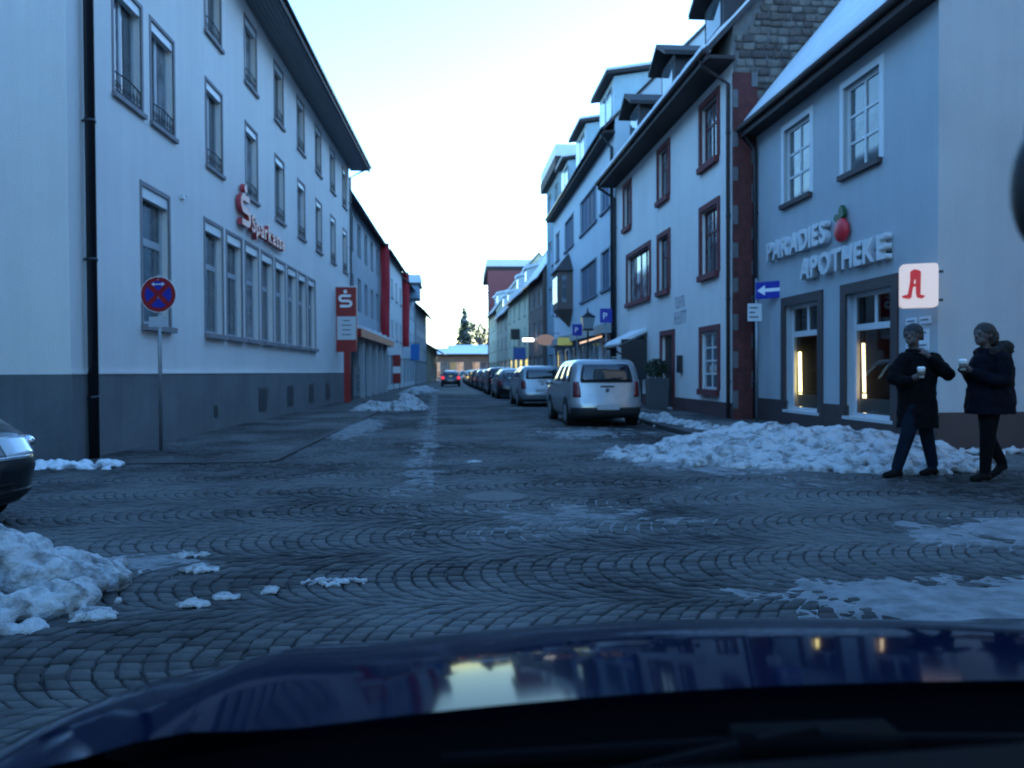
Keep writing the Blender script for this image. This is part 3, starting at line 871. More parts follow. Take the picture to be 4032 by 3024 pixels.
# pilasters to the ground beside the shop windows
for x0, x1 in ((1.48, 1.68), (3.24, 3.44), (4.17, 4.37), (5.9, 6.1)):
    MB().box(x0 + .002, x1 - .002, -0.045, 0.05, 0.0, 0.40).build('surround_base', BROWN_TR, pharm)
MB().box(1.68, 3.24, -0.044, 0.03, 0, 0.345).build('sill_wall', BROWN_TR, pharm)
MB().box(4.37, 5.9, -0.044, 0.03, 0, 0.345).build('sill_wall', BROWN_TR, pharm)
downpipe(pharm, 0.10, 0.1, 7.35, PIPE_D, y=-0.08, r=0.05, over=0.46)
# roof vent on the snowy slope
MB().box(3.2, 3.9, 1.1, 1.7, 8.9, 10.0).build('roof_vent', IRON, pharm)

ph_rot = math.atan2(R1_PR[1] - R1_PL[1], R1_PR[0] - R1_PL[0])
pl_ = empty('shop_lettering', R1_PL, ph_rot); tag(pl_, 'raised white pharmacy lettering in two lines with a red apple and green leaf', 'lettering')
WLET = pbr('letter_white', (0.55, 0.56, 0.58), 0.4)
letters(pl_, 'PARADIES', 0.95, -0.09, 3.90, 0.60, 0.14, WLET, gap=0.09, width=2.85, bold=0.018)
letters(pl_, 'APOTHEKE', 2.68, -0.09, 3.26, 0.60, 0.14, WLET, gap=0.09, width=3.25, bold=0.018)
MB().box(0.95, 3.75, -0.035, -0.003, 3.97, 4.01).box(2.68, 5.9, -0.035, -0.003, 3.34, 3.38).build('mounting_rail', IRON, pl_)
apple = MB().ball((4.35, -0.10, 4.02), 0.235, 24, 16, sq=(1, 0.45, 1.0))
apple.build('apple', RED_SIGN2, pl_, smooth=True)
def leaf(pts, y0, y1): return MB().prism(pts, y0, y1, 'y')
LX, LZ = 0.40, -0.06
leaf([(3.95 + LX, 4.28 + LZ), (3.86 + LX, 4.38 + LZ), (3.88 + LX, 4.50 + LZ), (3.97 + LX, 4.56 + LZ), (4.05 + LX, 4.47 + LZ), (4.06 + LX, 4.36 + LZ)], -0.13, -0.05).build('leaf', GREEN_LEAF, pl_)
leaf([(3.90 + LX, 4.28 + LZ), (3.76 + LX, 4.27 + LZ), (3.66 + LX, 4.34 + LZ), (3.72 + LX, 4.43 + LZ), (3.86 + LX, 4.41 + LZ)], -0.12, -0.05).build('leaf', GREEN_LEAF, pl_)

# lit pharmacy box sign
BOX = pbr('lit_box', (0.45, 0.42, 0.42), 0.4, emit=(1.0, 0.80, 0.68), estr=0.034)
asg = empty('pharmacy_box_sign', (7.12, 11.62, -0.10), R(-24)); tag(asg, 'lit white box sign with a red gothic letter at the pharmacy corner', 'sign')
def rounded(w, h, r, n=5):
    pts = []
    for cx, cz, a0 in ((w / 2 - r, h / 2 - r, 0), (-w / 2 + r, h / 2 - r, 90), (-w / 2 + r, -h / 2 + r, 180), (w / 2 - r, -h / 2 + r, 270)):
        for k in range(n + 1):
            a = R(a0 + 90 * k / n); pts.append((cx + r * math.cos(a), cz + r * math.sin(a)))
    return pts
MB().prism([(p[0], p[1] + 2.71) for p in rounded(0.53, 0.68, 0.06)], -0.09, 0.09, 'y').build('sign_box', BOX, asg)
A = MB()
AR = pbr('gothic_red', (0.50, 0.008, 0.012), 0.4, emit=(1.0, 0.02, 0.03), estr=0.015)
def strk(*poly): A.prism([(p[0] * .54 - 0.075, 2.73 + p[1] * .54) for p in poly], -0.100, -0.092, 'y')
strk((-0.30, -0.38), (-0.12, -0.42), (-0.04, -0.34), (-0.16, -0.28), (-0.30, -0.32))
strk((-0.16, -0.30), (-0.06, -0.34), (0.02, 0.18), (-0.08, 0.22))
strk((-0.10, 0.14), (0.04, 0.14), (0.10, 0.40), (0.0, 0.44), (-0.10, 0.36))
strk((0.04, 0.40), (0.10, 0.42), (0.18, 0.36), (0.17, -0.30), (0.05, -0.26))
strk((0.05, -0.26), (0.17, -0.30), (0.30, -0.34), (0.20, -0.42), (0.08, -0.38))
strk((-0.10, -0.08), (0.08, -0.06), (0.08, 0.03), (-0.08, 0.0))
A.build('gothic_letter', AR, asg)
MB().box(0.10, 0.34, -0.02, 0.02, 2.9, 2.94).box(0.10, 0.34, -0.02, 0.02, 2.46, 2.5).build('bracket', IRON, asg)
# notice plates below the box sign
nb = empty('notice_plates', R1_PR, ph_rot); tag(nb, 'small pale notice plates with dark print on the wall under the lit box sign', 'notice')
for (x, z, w, h) in ((-0.82, 2.05, 0.30, 0.12), (-0.45, 2.05, 0.30, 0.12), (-0.82, 1.62, 0.62, 0.34), (-0.70, 1.2, 0.5, 0.34)):
    MB().box(x, x + w, -0.02, -0.003, z, z + h).build('plate', pbr('plate_pale', (0.62, 0.66, 0.70), 0.5), nb)
    for k in range(max(1, int(h / 0.1))):
        MB().box(x + .04, x + w - .06 - .07 * (k % 2), -0.024, -0.021, z + h - .07 - k * .1, z + h - .045 - k * .1).build('text_line', TXT_GREY, nb)

# ------------------------------------------------------------------ right: white house with red sandstone windows
R2_PL, R2_PR = (6.49, 32.1), (6.80, 19.0)
rot2 = math.atan2(R2_PR[1] - R2_PL[1], R2_PR[0] - R2_PL[0])
c1, c2, c3 = 10.75, 6.4, 1.42
ops = [(c1, 6.98, 1.3, 1.65), (c2, 6.98, 1.2, 1.65), (c3, 6.98, 1.1, 1.65), (c1, 3.95, 1.3, 1.8), (c2, 3.95, 1.2, 1.8), (1.95, 3.95, 3.3, 1.8),
       (c1, 0.78, 1.3, 1.6), (6.75, 0.12, 1.3, 2.35), (3.0, 0.12, 1.2, 2.15)]
white_house, LW = building('sandstone_window_house', 'white three-storey house with red-brown window frames and wide dark eaves', R2_PL, R2_PR, 11, 9.95, ops, WALL_R2,
                           roof=dict(pitch=47, over=0.75, og=0.20, soffit=WOOD_EAVE, snow=False, gmat=WOOD_EAVE), plinth=(0.48, SANDST_D), rev=0.18, ends=False)
t47 = math.tan(R(47))
# gable walls
for x, flip in ((0, False), (LW, True)):
    poly = [(0, 0), (0, 9.95), (5.5, 9.95 + 5.5 * t47), (11, 9.95), (11, 0)]
    vs_ = [(x, p[0], p[1]) for p in poly]
    MB().add(vs_, [tuple(range(5))[::-1] if flip else tuple(range(5))]).build('gable_wall', pbr('rubble_mortar', (0.105, 0.095, 0.09), 0.95, col2=(0.16, 0.15, 0.145), vscale=5, bump=0.8, bscale=12) if flip else WALL_R2, white_house)
# rubble stones of the gable above the pharmacy roof
RUB = [pbr('rubble_%d' % i, c, 0.9, var=0.35, vscale=7, bump=0.6, bscale=25) for i, c in enumerate(((0.125, 0.095, 0.08), (0.165, 0.135, 0.115), (0.095, 0.072, 0.065), (0.195, 0.170, 0.15)))]
nst = 0
z = 7.2
while z < 14.2:
    hh = random.uniform(0.15, 0.24)
    y = 0.03 + random.random() * .15
    while y < 5.4:
        w = random.uniform(0.16, 0.40)
        ztop = 9.95 + y * t47 - 0.1
        zr1 = 7.75 + max(0, (y - 0.55)) * math.tan(R(50)) - 0.4
        if z + hh < ztop and z > zr1 and z < zr1 + 4.6 and nst < 295:
            j = lambda: random.uniform(-.022, .022)
            g = .018
            cs = [(y + g + j(), z + g + j()), (y + w - g + j(), z + g + j()), (y + w - g + j(), z + hh - g + j()), (y + g + j(), z + hh - g + j())]
            my = y + w / 2; mz = z + hh / 2
            pr_ = random.uniform(.03, .065)
            vv = [(LW - .02, a, b) for a, b in cs] + [(LW + pr_ * .6, a, b) for a, b in cs] + [(LW + pr_, my + (a - my) * .72, mz + (b - mz) * .72) for a, b in cs]
            ff = [(8, 9, 10, 11)] + [(4 + i, 4 + (i + 1) % 4, 8 + (i + 1) % 4, 8 + i) for i in range(4)] + [(i, (i + 1) % 4, 4 + (i + 1) % 4, 4 + i) for i in range(4)]
            MB().add(vv, ff).build('stone', random.choice(RUB), white_house, smooth=True)
            nst += 1
        y += w
    z += hh
# snow ledge along the gable verge
vg = MB()
for k in range(22):
    y0 = -0.7 + k * 0.28; y1 = y0 + 0.28
    zz0, zz1 = 9.95 + y0 * t47 + 0.165, 9.95 + y1 * t47 + 0.165
    h0 = 0.09 + 0.06 * noise.noise((k * .6, 0, 0)); h1 = 0.09 + 0.06 * noise.noise(((k + 1) * .6, 0, 0))
    vg.prism([(y0, zz0), (y1, zz1), (y1, zz1 + h1), (y0, zz0 + h0)], LW - 0.25, LW + 0.2, 'x')
vg.build('verge_snow', SNOW, white_house)
sn = MB()
for k in range(44):
    x0 = 0.1 + k * 0.29
    y0 = -0.70; zz = 9.95 + y0 * t47 + .165
    h = 0.05 + .05 * (0.5 + noise.noise((k * .5, 4, 4)))
    sn.box(x0, x0 + .29, y0, y0 + .22, zz, zz + h + .12)
sn.build('eave_snow', SNOW, white_house)
RGL = pbr('window_glass_pale', (0.20, 0.22, 0.24), 0.08, spec=0.7, col2=(0.05, 0.05, 0.06), vscale=2.2, mixlo=0.44, mixhi=0.56)
DARKRED_FR = pbr('frame_dark_red', (0.09, 0.018, 0.022), 0.6)
for (x, z, w, h) in ops[:6]:
    wide = w > 2
    window(white_house, x, z, w, h, cols=(1, 1, 1, 1) if wide else (1, 1), rows=(1.5, 0.8) if not wide else (1,), rev=0.16, fr=0.07, bar=0.06,
           fmat=DARKRED_FR, gmat=[GLASS, RGL] if not wide else [RGL, GLASS], trim=(0.16, SANDST, 0.045), sill=(0.13, SANDST, 0.15))
window(white_house, *ops[6], cols=(1, 1), rows=(1, 1, 1, 1), rev=0.12, fr=0.08, bar=0.05, fmat=WHITE_FR, gmat=[GLASS, GLASS2], trim=(0.16, SANDST, 0.045), sill=(0.13, SANDST, 0.15))
# doors
dr = MB().box(6.77, 8.03, 0.10, 0.16, 0.12, 2.46).build('door', pbr('door_brown', (0.035, 0.018, 0.018), 0.5), white_house)
for zz in (0.35, 1.05, 1.75):
    MB().box(6.95, 7.35, 0.085, 0.10, zz, zz + .55).build('panel', MATS['door_brown'], dr); MB().box(7.45, 7.85, 0.085, 0.10, zz, zz + .55).build('panel', MATS['door_brown'], dr)
MB().tube([(7.9, 0.04, 1.15), (7.9, 0.04, 1.4)], .018, 6).build('handle', CHROME, dr)
m = MB(); m.box(6.59, 6.75, -.045, .02, 0.1, 2.63); m.box(8.05, 8.21, -.045, .02, 0.1, 2.63); m.box(6.75, 8.05, -.045, .02, 2.47, 2.63)
m.build('door_surround', SANDST, white_house)
d2 = MB().box(3.01, 4.19, 0.10, 0.16, 0.12, 2.26).build('door', pbr('door_dark', (0.018, 0.018, 0.022), 0.4), white_house)
MB().tube([(4.05, 0.04, 1.0), (4.05, 0.04, 1.5)], .018, 6).build('handle', CHROME, d2)
# snow-covered entrance canopy on two curved brackets
aw = MB().prism([(-0.02, 2.72), (-1.05, 2.24), (-1.05, 2.19), (-0.02, 2.66)], 2.4, 4.9, 'x').build('canopy', pbr('canopy_metal', (0.10, 0.11, 0.12), 0.5), white_house)
MB().prism([(-0.01, 2.73), (-1.06, 2.245), (-1.07, 2.30), (-0.9, 2.44), (-0.01, 2.86)], 2.4, 4.85, 'x').build('snow_cover', SNOW, aw)
for x in (2.5, 4.75):
    MB().tube([(x, -1.0, 2.2), (x, -0.65, 2.12), (x, -0.3, 1.9), (x, -0.1, 1.5), (x, -0.04, 1.0)], 0.035, 6).build('bracket', IRON, aw)
MB().box(4.82, 4.88, -0.95, -0.02, 1.0, 2.45).build('side_screen', pbr('screen_dark', (0.02, 0.02, 0.026), 0.3), aw)
# letter box
MB().box(8.75, 9.0, -0.12, -0.003, 1.25, 1.75).box(8.74, 9.01, -0.13, 0, 1.75, 1.78).build('letter_box', pbr('letterbox_black', (0.015, 0.016, 0.02), 0.4), white_house)
# faint painted inscription: two blocks of dark glyph-like strokes, unreadable in the photograph
for (x0, x1, z0, h) in ((8.25, 9.15, 3.25, 0.36), (8.15, 9.4, 2.75, 0.40)):
    m = MB(); x = x0
    while x < x1:
        w = random.uniform(.07, .11)
        m.box(x, x + .03, -0.006, -0.002, z0, z0 + h)
        zz = z0 + h * random.choice((0, .42, .84))
        m.box(x + .031, x + w, -0.006, -0.002, zz, zz + h * .16)
        x += w + .035
    m.build('inscription', pbr('faded_paint', (0.22, 0.24, 0.27), 0.9), white_house)
downpipe(white_house, 12.95, 0.1, 9.1, WOOD_EAVE, y=-0.07, r=0.05, over=0.78)
downpipe(white_house, 0.06, 0.1, 9.1, PIPE_D, y=-0.1, r=0.065, over=0.8)
# red pier with pale quoins at the gable corner
pier = MB().box(LW + 0.002, LW + 0.10, -0.02, 0.60, 0.0, 8.75).build('corner_pier', REDBRICK, white_house)
z = 0.35; k = 0
while z < 8.5:
    h = random.uniform(.30, .48)
    if k % 2 == 0:
        MB().box(LW + .06, LW + .125, -.035, 0.085, z, z + h).build('quoin', QUOIN, pier)
    else:
        MB().box(LW + .06, LW + .125, .44, 0.595, z, z + h).build('quoin', QUOIN, pier)
    z += h + .08; k += 1
# dormers
for yc in (11.35, 7.0, 2.5):
    zb, zt = 10.15, 11.45
    d_ = MB()
    d_.box(yc - .75, yc + .75, 0.15, 2.6, zb, zt)
    dm = d_.build('dormer', pbr('dormer_cladding', (0.05, 0.045, 0.05), 0.8), white_house)
    MB().prism([(yc - 1.0, zt - .12), (yc, zt + .45), (yc + 1.0, zt - .12), (yc + 1.0, zt + .02), (yc, zt + .60), (yc - 1.0, zt + .02)], -0.25, 3.4, 'y').build('dormer_roof', TILE, dm)
    MB().box(yc - .55, yc + .55, 0.12, 0.15, zb + .35, zt - .15).build('dormer_window', GLASS, dm)
# planter with an evergreen by the door
FOL = pbr('evergreen', (0.018, 0.035, 0.016), 0.7, var=0.4, vscale=6)
FOL2 = pbr('evergreen_light', (0.035, 0.055, 0.03), 0.7, var=0.4, vscale=6)
pt = empty('planter', (6.18, 24.2, 0.08)); tag(pt, 'tall dark planter with a clipped evergreen beside the brown door', 'planter')
MB().prism([(-.27, 0), (.27, 0), (.33, 1.0), (-.33, 1.0)], -.28, .28, 'y').build('pot', pbr('pot_grey', (0.04, 0.045, 0.055), 0.6), pt)
def leaf_cloud(c, r, n, size, sq=(1, 1, 1), seed=1):
    rg = random.Random(seed); m = MB()
    for _ in range(n):
        while True:
            p = Vector((rg.uniform(-1, 1), rg.uniform(-1, 1), rg.uniform(-1, 1)))
            if .25 < p.length < 1: break
        p = Vector((c[0] + p.x * r * sq[0], c[1] + p.y * r * sq[1], c[2] + p.z * r * sq[2]))
        a = Vector((rg.gauss(0, 1), rg.gauss(0, 1), rg.gauss(0, 1))).normalized() * size
        b = a.cross(Vector((rg.gauss(0, 1), rg.gauss(0, 1), rg.gauss(0, 1)))).normalized() * size * .5
        m.add([p - a, p + b, p + a, p - b], [(0, 1, 2, 3)], rg.choice((0, 0, 1)))
    return m
leaf_cloud((0, 0, 1.3), .42, 900, .05, (1, 1, .8), 3).build('foliage', [FOL, FOL2], pt)
MB().tube([(0, 0, .9), (0, 0, 1.4)], .03, 6).build('stem', IRON, pt)

# ------------------------------------------------------------------ right: tall pale-blue house with roof bays and an oriel
R3_PL, R3_PR = (6.2, 52.0), (6.49, 32.35)
SHUT = pbr('shutter_blue', (0.075, 0.11, 0.17), 0.8)
SHUT_D = pbr('shutter_dark', (0.04, 0.055, 0.09), 0.7)
ops = []
for z, h in ((5.0, 1.75), (8.55, 1.75)):
    ops += [(10.9, z, 4.6, h), (16.6, z, 1.9, h), (5.2, z, 3.4, h) if z > 6 else (1.2, z, 1.6, h), (1.2, z, 1.6, h) if z > 6 else (2.95, z, 0.9, h)]
ops += [(0.5 + 3.2 * k, 0.35, 2.6, 2.4) for k in range(6)]
r3, LR3 = building('roof_bay_house', 'tall pale-blue house with shuttered windows, big roof bays and a brown oriel', R3_PL, R3_PR, 12, 12.0, ops, WALL_R3,
                   roof=dict(pitch=45, over=0.5, og=0.05, soffit=WOOD_EAVE), rev=0.15)
for o in ops[:8]:
    window(r3, *o, cols=tuple([1] * max(2, int(o[2] / 1.1))), rows=(1,), rev=0.12, fmat=SHUT, gmat=[SHUT, SHUT, SHUT_D], trim=(0.10, pbr('trim_blue', (0.36, 0.40, 0.44), .8), 0.03), sill=(0.1, SHUT, 0.1), name='window')
for o in ops[8:]:
    window(r3, *o, cols=(1, 1), rows=(1,), rev=0.12, fmat=GREY_FR, gmat=[GLASS2, GLASS], name='shop_window')
orl = MB().prism([(5.6, 0.0), (5.9, -0.85), (7.9, -0.85), (8.2, 0.0)], 4.9, 7.1, 'z').build('oriel', W_BROWN, r3)
MB().add([(5.4, 0, 7.1), (5.75, -1.0, 7.1), (8.05, -1.0, 7.1), (8.4, 0, 7.1), (6.9, -0.05, 8.3)], [(0, 1, 4), (1, 2, 4), (2, 3, 4), (3, 2, 1, 0)]).build('oriel_roof', TILE, orl)
MB().add([(5.6, 0, 4.9), (5.9, -.85, 4.9), (7.9, -.85, 4.9), (8.2, 0, 4.9), (6.9, -0.02, 3.9)], [(0, 4, 1), (1, 4, 2), (2, 4, 3), (0, 1, 2, 3)]).build('oriel_base', W_BROWN, orl)
for x in (6.1, 6.75, 7.4): MB().box(x, x + .42, -0.875, -0.852, 5.3, 6.8).build('oriel_window', GLASS2, orl)
MB().box(8.06, 8.075, -0.62, -0.2, 5.3, 6.8).build('oriel_window', GLASS2, orl)
MB().box(0.2, LR3 - .2, -0.5, -0.003, 2.95, 3.35).build('shop_fascia', pbr('fascia_grey', (0.30, 0.34, 0.36), .6), r3)
BAYM = pbr('bay_cladding', (0.36, 0.46, 0.50), 0.55, var=0.12, vscale=2)
for (x0, x1, zt) in ((15.0, 18.3, 14.3), (7.9, 11.2, 14.5), (2.0, 4.8, 14.3)):
    b = MB().prism([(0.25, 12.1), (0.25, zt), (3.2, zt + .5), (3.2, 12.1)], x0, x1, 'x').build('roof_bay', BAYM, r3)
    MB().prism([(-0.15, zt + .0), (3.3, zt + .55), (3.3, zt + .70), (-0.15, zt + .15)], x0 - .25, x1 + .25, 'x').build('bay_roof', WOOD_EAVE, b)
    MB().prism([(-0.12, zt + .155), (3.3, zt + .71), (3.3, zt + .85), (-0.12, zt + .27)], x0 - .22, x1 + .22, 'x').build('snow_cover', SNOW, b)
    for k in range(2): MB().box(x0 + .3 + k * 1.45, x0 + 1.45 + k * 1.45, 0.22, 0.248, 12.7, zt - .3).build('bay_window', GLASS2, b)
downpipe(r3, LR3 - .25, 0.1, 11.4, PIPE_D, y=-0.1, r=0.07, over=0.55)

# tower-like house behind with flat snowy roof
tb, _ = building('flat_roof_house', 'tall narrow house with a flat roof thick with snow behind the roof-bay house', (6.6, 59.9), (6.75, 52.3), 9, 15.2, [(1.0, 13.0, 1.6, 1.6), (4.6, 13.0, 1.6, 1.6), (1.0, 9.5, 1.6, 1.6), (4.6, 9.5, 1.6, 1.6), (1.0, 6.0, 1.6, 1.6), (4.6, 6.0, 1.6, 1.6), (0.8, .3, 2.6, 2.3), (4.2, .3, 2.6, 2.3)], pbr('render_teal', (0.16, 0.25, 0.30), 0.85, var=.1, vscale=.5), cat='house')
for x in (1.0, 4.6):
    for z in (13.0, 9.5, 6.0): window(tb, x, z, 1.6, 1.6, gmat=[GLASS, GLASS2], fmat=GREY_FR)
for x in (.8, 4.2): window(tb, x, .3, 2.6, 2.3, gmat=GLASS, fmat=GREY_FR, name='shop_window')
fr_ = MB().box(-0.3, 8.0, -0.45, 9.2, 15.2, 15.9).build('roof', WOOD_EAVE, tb)
MB().box(-0.27, 7.97, -0.42, 9.17, 15.903, 16.7).build('snow_cover', SNOW, fr_)
for z in (5.2, 8.7, 12.2): MB().box(5.8, 7.6, -0.5, -.003, z, z + .12).box(5.8, 7.6, -.5, -.46, z + .12, z + 1.0).build('balcony', W_BLUE, tb)
simple_house('terraced_house', 'dark brown narrow terraced house before the cream house', (5.85, 68.0), (6.3, 60.2), 9, 9.2, W_BROWN, dict(pitch=55, over=.5, og=.1), 3, 2)
THIN_SNOW = pbr('snow_thin', (0.46, 0.47, 0.49), 0.8, col2=(0.16, 0.15, 0.15), vscale=1.6, mixlo=.36, mixhi=.52, vdetail=6)
for (pl3, pr3, H3, W3, lb, nc, sd_) in (((4.95, 84.0), (5.8, 68.3), 8.9, W_CREAM, 'cream house with a snowy roof and two dormers on the parked-car side', 4, 1), ((4.25, 97.0), (4.95, 84.2), 8.2, W_BEIGE, 'beige terraced house with a lower snowy roof past the cream house', 3, 2), ((3.7, 108.2), (4.25, 97.2), 9.3, W_CREAM, 'pale yellow terraced house just before the tall red house', 3, 3)):
    hh_, LL_ = simple_house('terraced_house', lb, pl3, pr3, 11, H3, W3, dict(pitch=52, over=.5, og=.1), nc, 2)
    for c_ in hh_.children:
        for g_ in c_.children:
            if g_.name.startswith('snow_cover'): g_.data.materials[0] = THIN_SNOW
    for k in range(2):
        x = LL_ * (.3 + .4 * k)
        dm = MB().prism([(0.5, H3 + .7), (0.5, H3 + 2.1), (2.2, H3 + 2.5), (2.2, H3 + 1.2)], x - .8, x + .8, 'x').build('dormer', W_WHITE, hh_)
        MB().prism([(0.3, H3 + 2.1), (2.4, H3 + 2.6), (2.4, H3 + 2.85), (0.3, H3 + 2.35)], x - 1.0, x + 1.0, 'x').build('snow_cover', SNOW, dm)
        MB().box(x - .5, x + .5, .47, .498, H3 + 1.0, H3 + 1.9).build('dormer_window', GLASS, dm)
simple_house('terraced_house', 'tall dull-red house with a snow-capped gable at the far end', (4.3, 128.0), (3.55, 108.6), 12, 15.6, W_RED, None, 5, 4)
rs = tag(empty('roof_slab', (3.75, 109.4, 0)), 'snow-capped flat roof slab topping the tall dull-red house', 'roof')
MB().box(-0.4, 12.5, -0.9, 18.0, 15.62, 16.2).build('slab', WOOD_EAVE, rs)
MB().box(-0.35, 12.45, -0.85, 17.95, 16.204, 17.2).build('snow_cover', SNOW, rs)

# ------------------------------------------------------------------ far end of the street
WARM = pbr('lit_shop_window', (0.6, 0.4, 0.25), 0.4, emit=(1.0, 0.52, 0.26), estr=0.022, col2=(0.10, 0.05, 0.04), vscale=.45, mixlo=.45, mixhi=.6)
e1, _ = building('shop_building', 'low building with warmly lit shop windows closing the end of the street', (-6.2, 150.0), (5.2, 150.0), 8, 4.9, [(0.4, .3, 2.8, 3.0), (3.6, .3, 2.8, 3.0), (8.1, .3, 2.8, 3.0)], pbr('plaster_rust', (0.20, 0.12, 0.09), .9, var=.2, vscale=.5), roof=dict(pitch=14, over=1.0, og=.6))
for x in (.4, 3.6, 8.1): window(e1, x, .3, 2.8, 3.0, cols=(1, 1), rows=(1,), fmat=GREY_FR, gmat=[WARM, GLASS] if x != 3.6 else [GLASS, WARM], name='shop_window')
simple_house('background_house', 'house with a broad snow-white roof behind the low lit building', (-3.0, 161.0), (16.0, 159.0), 7, 5.6, W_WHITE, dict(pitch=20, over=.6, og=.5), 6, 1, wh=1.1)
def spruce(loc, h, r, label, seed):
    rg = random.Random(seed)
    t = empty('spruce_tree', loc); tag(t, label, 'tree')
    MB().tube([(0, 0, 0), (0, 0, h * .6), (0, 0, h)], [h * .02, h * .012, .02], 7).build('trunk', W_BROWN, t)
    m = MB()
    z = h * .12
    while z < h * .99:
        f = 1 - z / h
        rr = r * f ** .85
        nb = int(6 + 8 * f)
        for k in range(nb):
            a = rg.uniform(0, 6.283); L_ = rr * rg.uniform(.65, 1.1)
            n = max(4, int(L_ * 9))
            for q in range(n):
                s = (q + .5) / n * L_
                p = Vector((math.cos(a) * s, math.sin(a) * s, z - s * .28 + rg.gauss(0, .05)))
                for _ in range(3):
                    d1 = Vector((rg.gauss(0, 1), rg.gauss(0, 1), rg.gauss(-.2, .5))).normalized() * rg.uniform(.3, .75)
                    d2 = d1.cross(Vector((rg.gauss(0, 1), rg.gauss(0, 1), rg.gauss(0, 1)))).normalized() * .17
                    m.add([p - d1 * .3, p + d2, p + d1, p - d2], [(0, 1, 2, 3)], 1 if rg.random() < .12 else 0)
        z += h * .032
    m.build('crown', [FOL, SNOW], t)
def bare_tree(loc, h, label, seed, group='bare trees beyond the low building'):
    rg = random.Random(seed)
    t = empty('bare_tree', loc); tag(t, label, 'tree', group)
    tr = MB(); br = MB()
    def grow(p, d, L_, r, lev):
        q = p + d * L_
        mid = p + d * L_ * .5 + Vector((rg.gauss(0, 1), rg.gauss(0, 1), 0)) * L_ * .04
        (tr if lev == 0 else br).tube([p, mid, q], [r, r * .85, r * .68], 5 if lev < 3 else 3, cap=False)
        if lev >= 5: return
        for _ in range(3 if lev < 4 else 4):
            nd = (d + Vector((rg.gauss(0, .5), rg.gauss(0, .5), rg.gauss(.1, .3)))).normalized()
            grow(p + d * L_ * rg.uniform(.6, 1.0), nd, L_ * rg.uniform(.6, .8), r * .58, lev + 1)
    grow(Vector((0, 0, 0)), Vector((0, 0, 1)), h * .3, h * .034, 0)
    BK = pbr('bark_brown', (0.10, 0.075, 0.06), .9)
    tr.build('trunk', BK, t); br.build('crown', BK, t)
spruce((0.4, 170, 0), 15.5, 4.6, 'dark snow-flecked spruce rising behind the far roofs', 5)
bare_tree((3.0, 168, 0), 16.5, 'slender bare brown tree nearest the spruce', 8)
bare_tree((4.0, 166, 0), 13.5, 'low twiggy bare tree between the other two', 10)
bare_tree((5.2, 172, 0), 19, 'taller bare brown tree half behind the red house', 9)

# unseen houses added beside and behind the camera to shade the crossing
simple_house('crossing_house', 'unseen pale house added for shade on the near left corner of the crossing', (-6.4, 2.4), (-30.0, 2.4), 11, 12.0, W_WHITE, dict(pitch=42, over=.5, og=.2), 7, 2)
simple_house('crossing_house', 'unseen grey house added for shade on the near right corner of the crossing', (32.0, 3.2), (7.8, 3.2), 11.5, 14.5, WALL_L2, dict(pitch=42, over=.5, og=.2), 7, 2)

simple_house('street_house', 'plain white house added behind the camera to cut sky light, bank side', (-6.0, -40.0), (-6.0, -9.2), 11, 10.5, W_WHITE, dict(pitch=42, over=.5, og=.2), 6, 2, shop=False)  # this pair is added out of view to darken the lower facades
simple_house('street_house', 'plain beige house added behind the camera to cut sky light, pharmacy side', (7.6, -9.2), (7.6, -40.0), 11, 10.5, W_BEIGE, dict(pitch=42, over=.5, og=.2), 6, 2, shop=False)

simple_house('side_street_house', 'tall grey house added to block sky light along the side street to the east', (27.0, 13.5), (27.0, 2.5), 10, 14.0, WALL_L2, dict(pitch=40, over=.4, og=.2), 3, 3, shop=False)  # both end houses are added to stop low sky light from the sides
simple_house('side_street_house', 'tall white house added to block sky light along the side street to the west', (-27.0, 2.0), (-27.0, 13.0), 10, 13.0, W_WHITE, dict(pitch=40, over=.4, og=.2), 3, 3, shop=False)

# ------------------------------------------------------------------ street signs and lamps
def rot_disc_sign(root, z, r, y=-0.03):
    MB().disc((0, y, z), r, 0.006, 'y', 48).build('white_rim', WHITE_SIGN, root)
    MB().disc((0, y - 0.003, z), r * .965, 0.003, 'y', 48).build('red_disc', RED_SIGN, root)
    # four blue fields left between the crossing red bars
    for a0 in (0, 90, 180, 270):
        pts = []
        off = r * .14
        c = R(a0)
        ri = r * .74
        half = math.asin(off / ri * 1.0)
        a, b = c - math.pi / 4 + half, c + math.pi / 4 - half
        pts = [(ri * math.cos(a + (b - a) * k / 10), ri * math.sin(a + (b - a) * k / 10)) for k in range(11)]
        pts.append((off * math.sqrt(2) * math.cos(c), off * math.sqrt(2) * math.sin(c)))
        MB().prism([(p[0], p[1] + z) for p in pts], y - 0.006, y - 0.0031, 'y').build('blue_field', BLUE_SIGN, root)
ns = empty('no_stopping_sign', (-5.05, 13.2, 0), R(-4)); tag(ns, 'round red and blue no-stopping sign on a thin grey pole', 'traffic sign')
MB().tube([(0, 0, 0), (0, 0, 2.95)], 0.03, 10).build('pole', GALV, ns, smooth=True)
rot_disc_sign(ns, 2.62, 0.30)
ar = MB()
zA = 2.62 + .17
ar.box(-0.07, 0.07, -0.0395, -0.0365, zA - .008, zA + .008)
ar.prism([(-0.11, zA), (-0.065, zA + .03), (-0.065, zA - .03)], -0.0395, -0.0365, 'y').prism([(0.11, zA), (0.065, zA - .03), (0.065, zA + .03)], -0.0395, -0.0365, 'y')
ar.build('white_arrow', WHITE_SIGN, ns)
MB().box(-0.16, 0.16, -0.034, -0.028, 2.08, 2.25).build('extra_plate', GREY_FR, ns)
for z in (2.3, 2.55, 2.85): MB().tube([(0, -.0, z), (0, 0, z + .03)], .036, 10).build('clamp', GALV, ns)

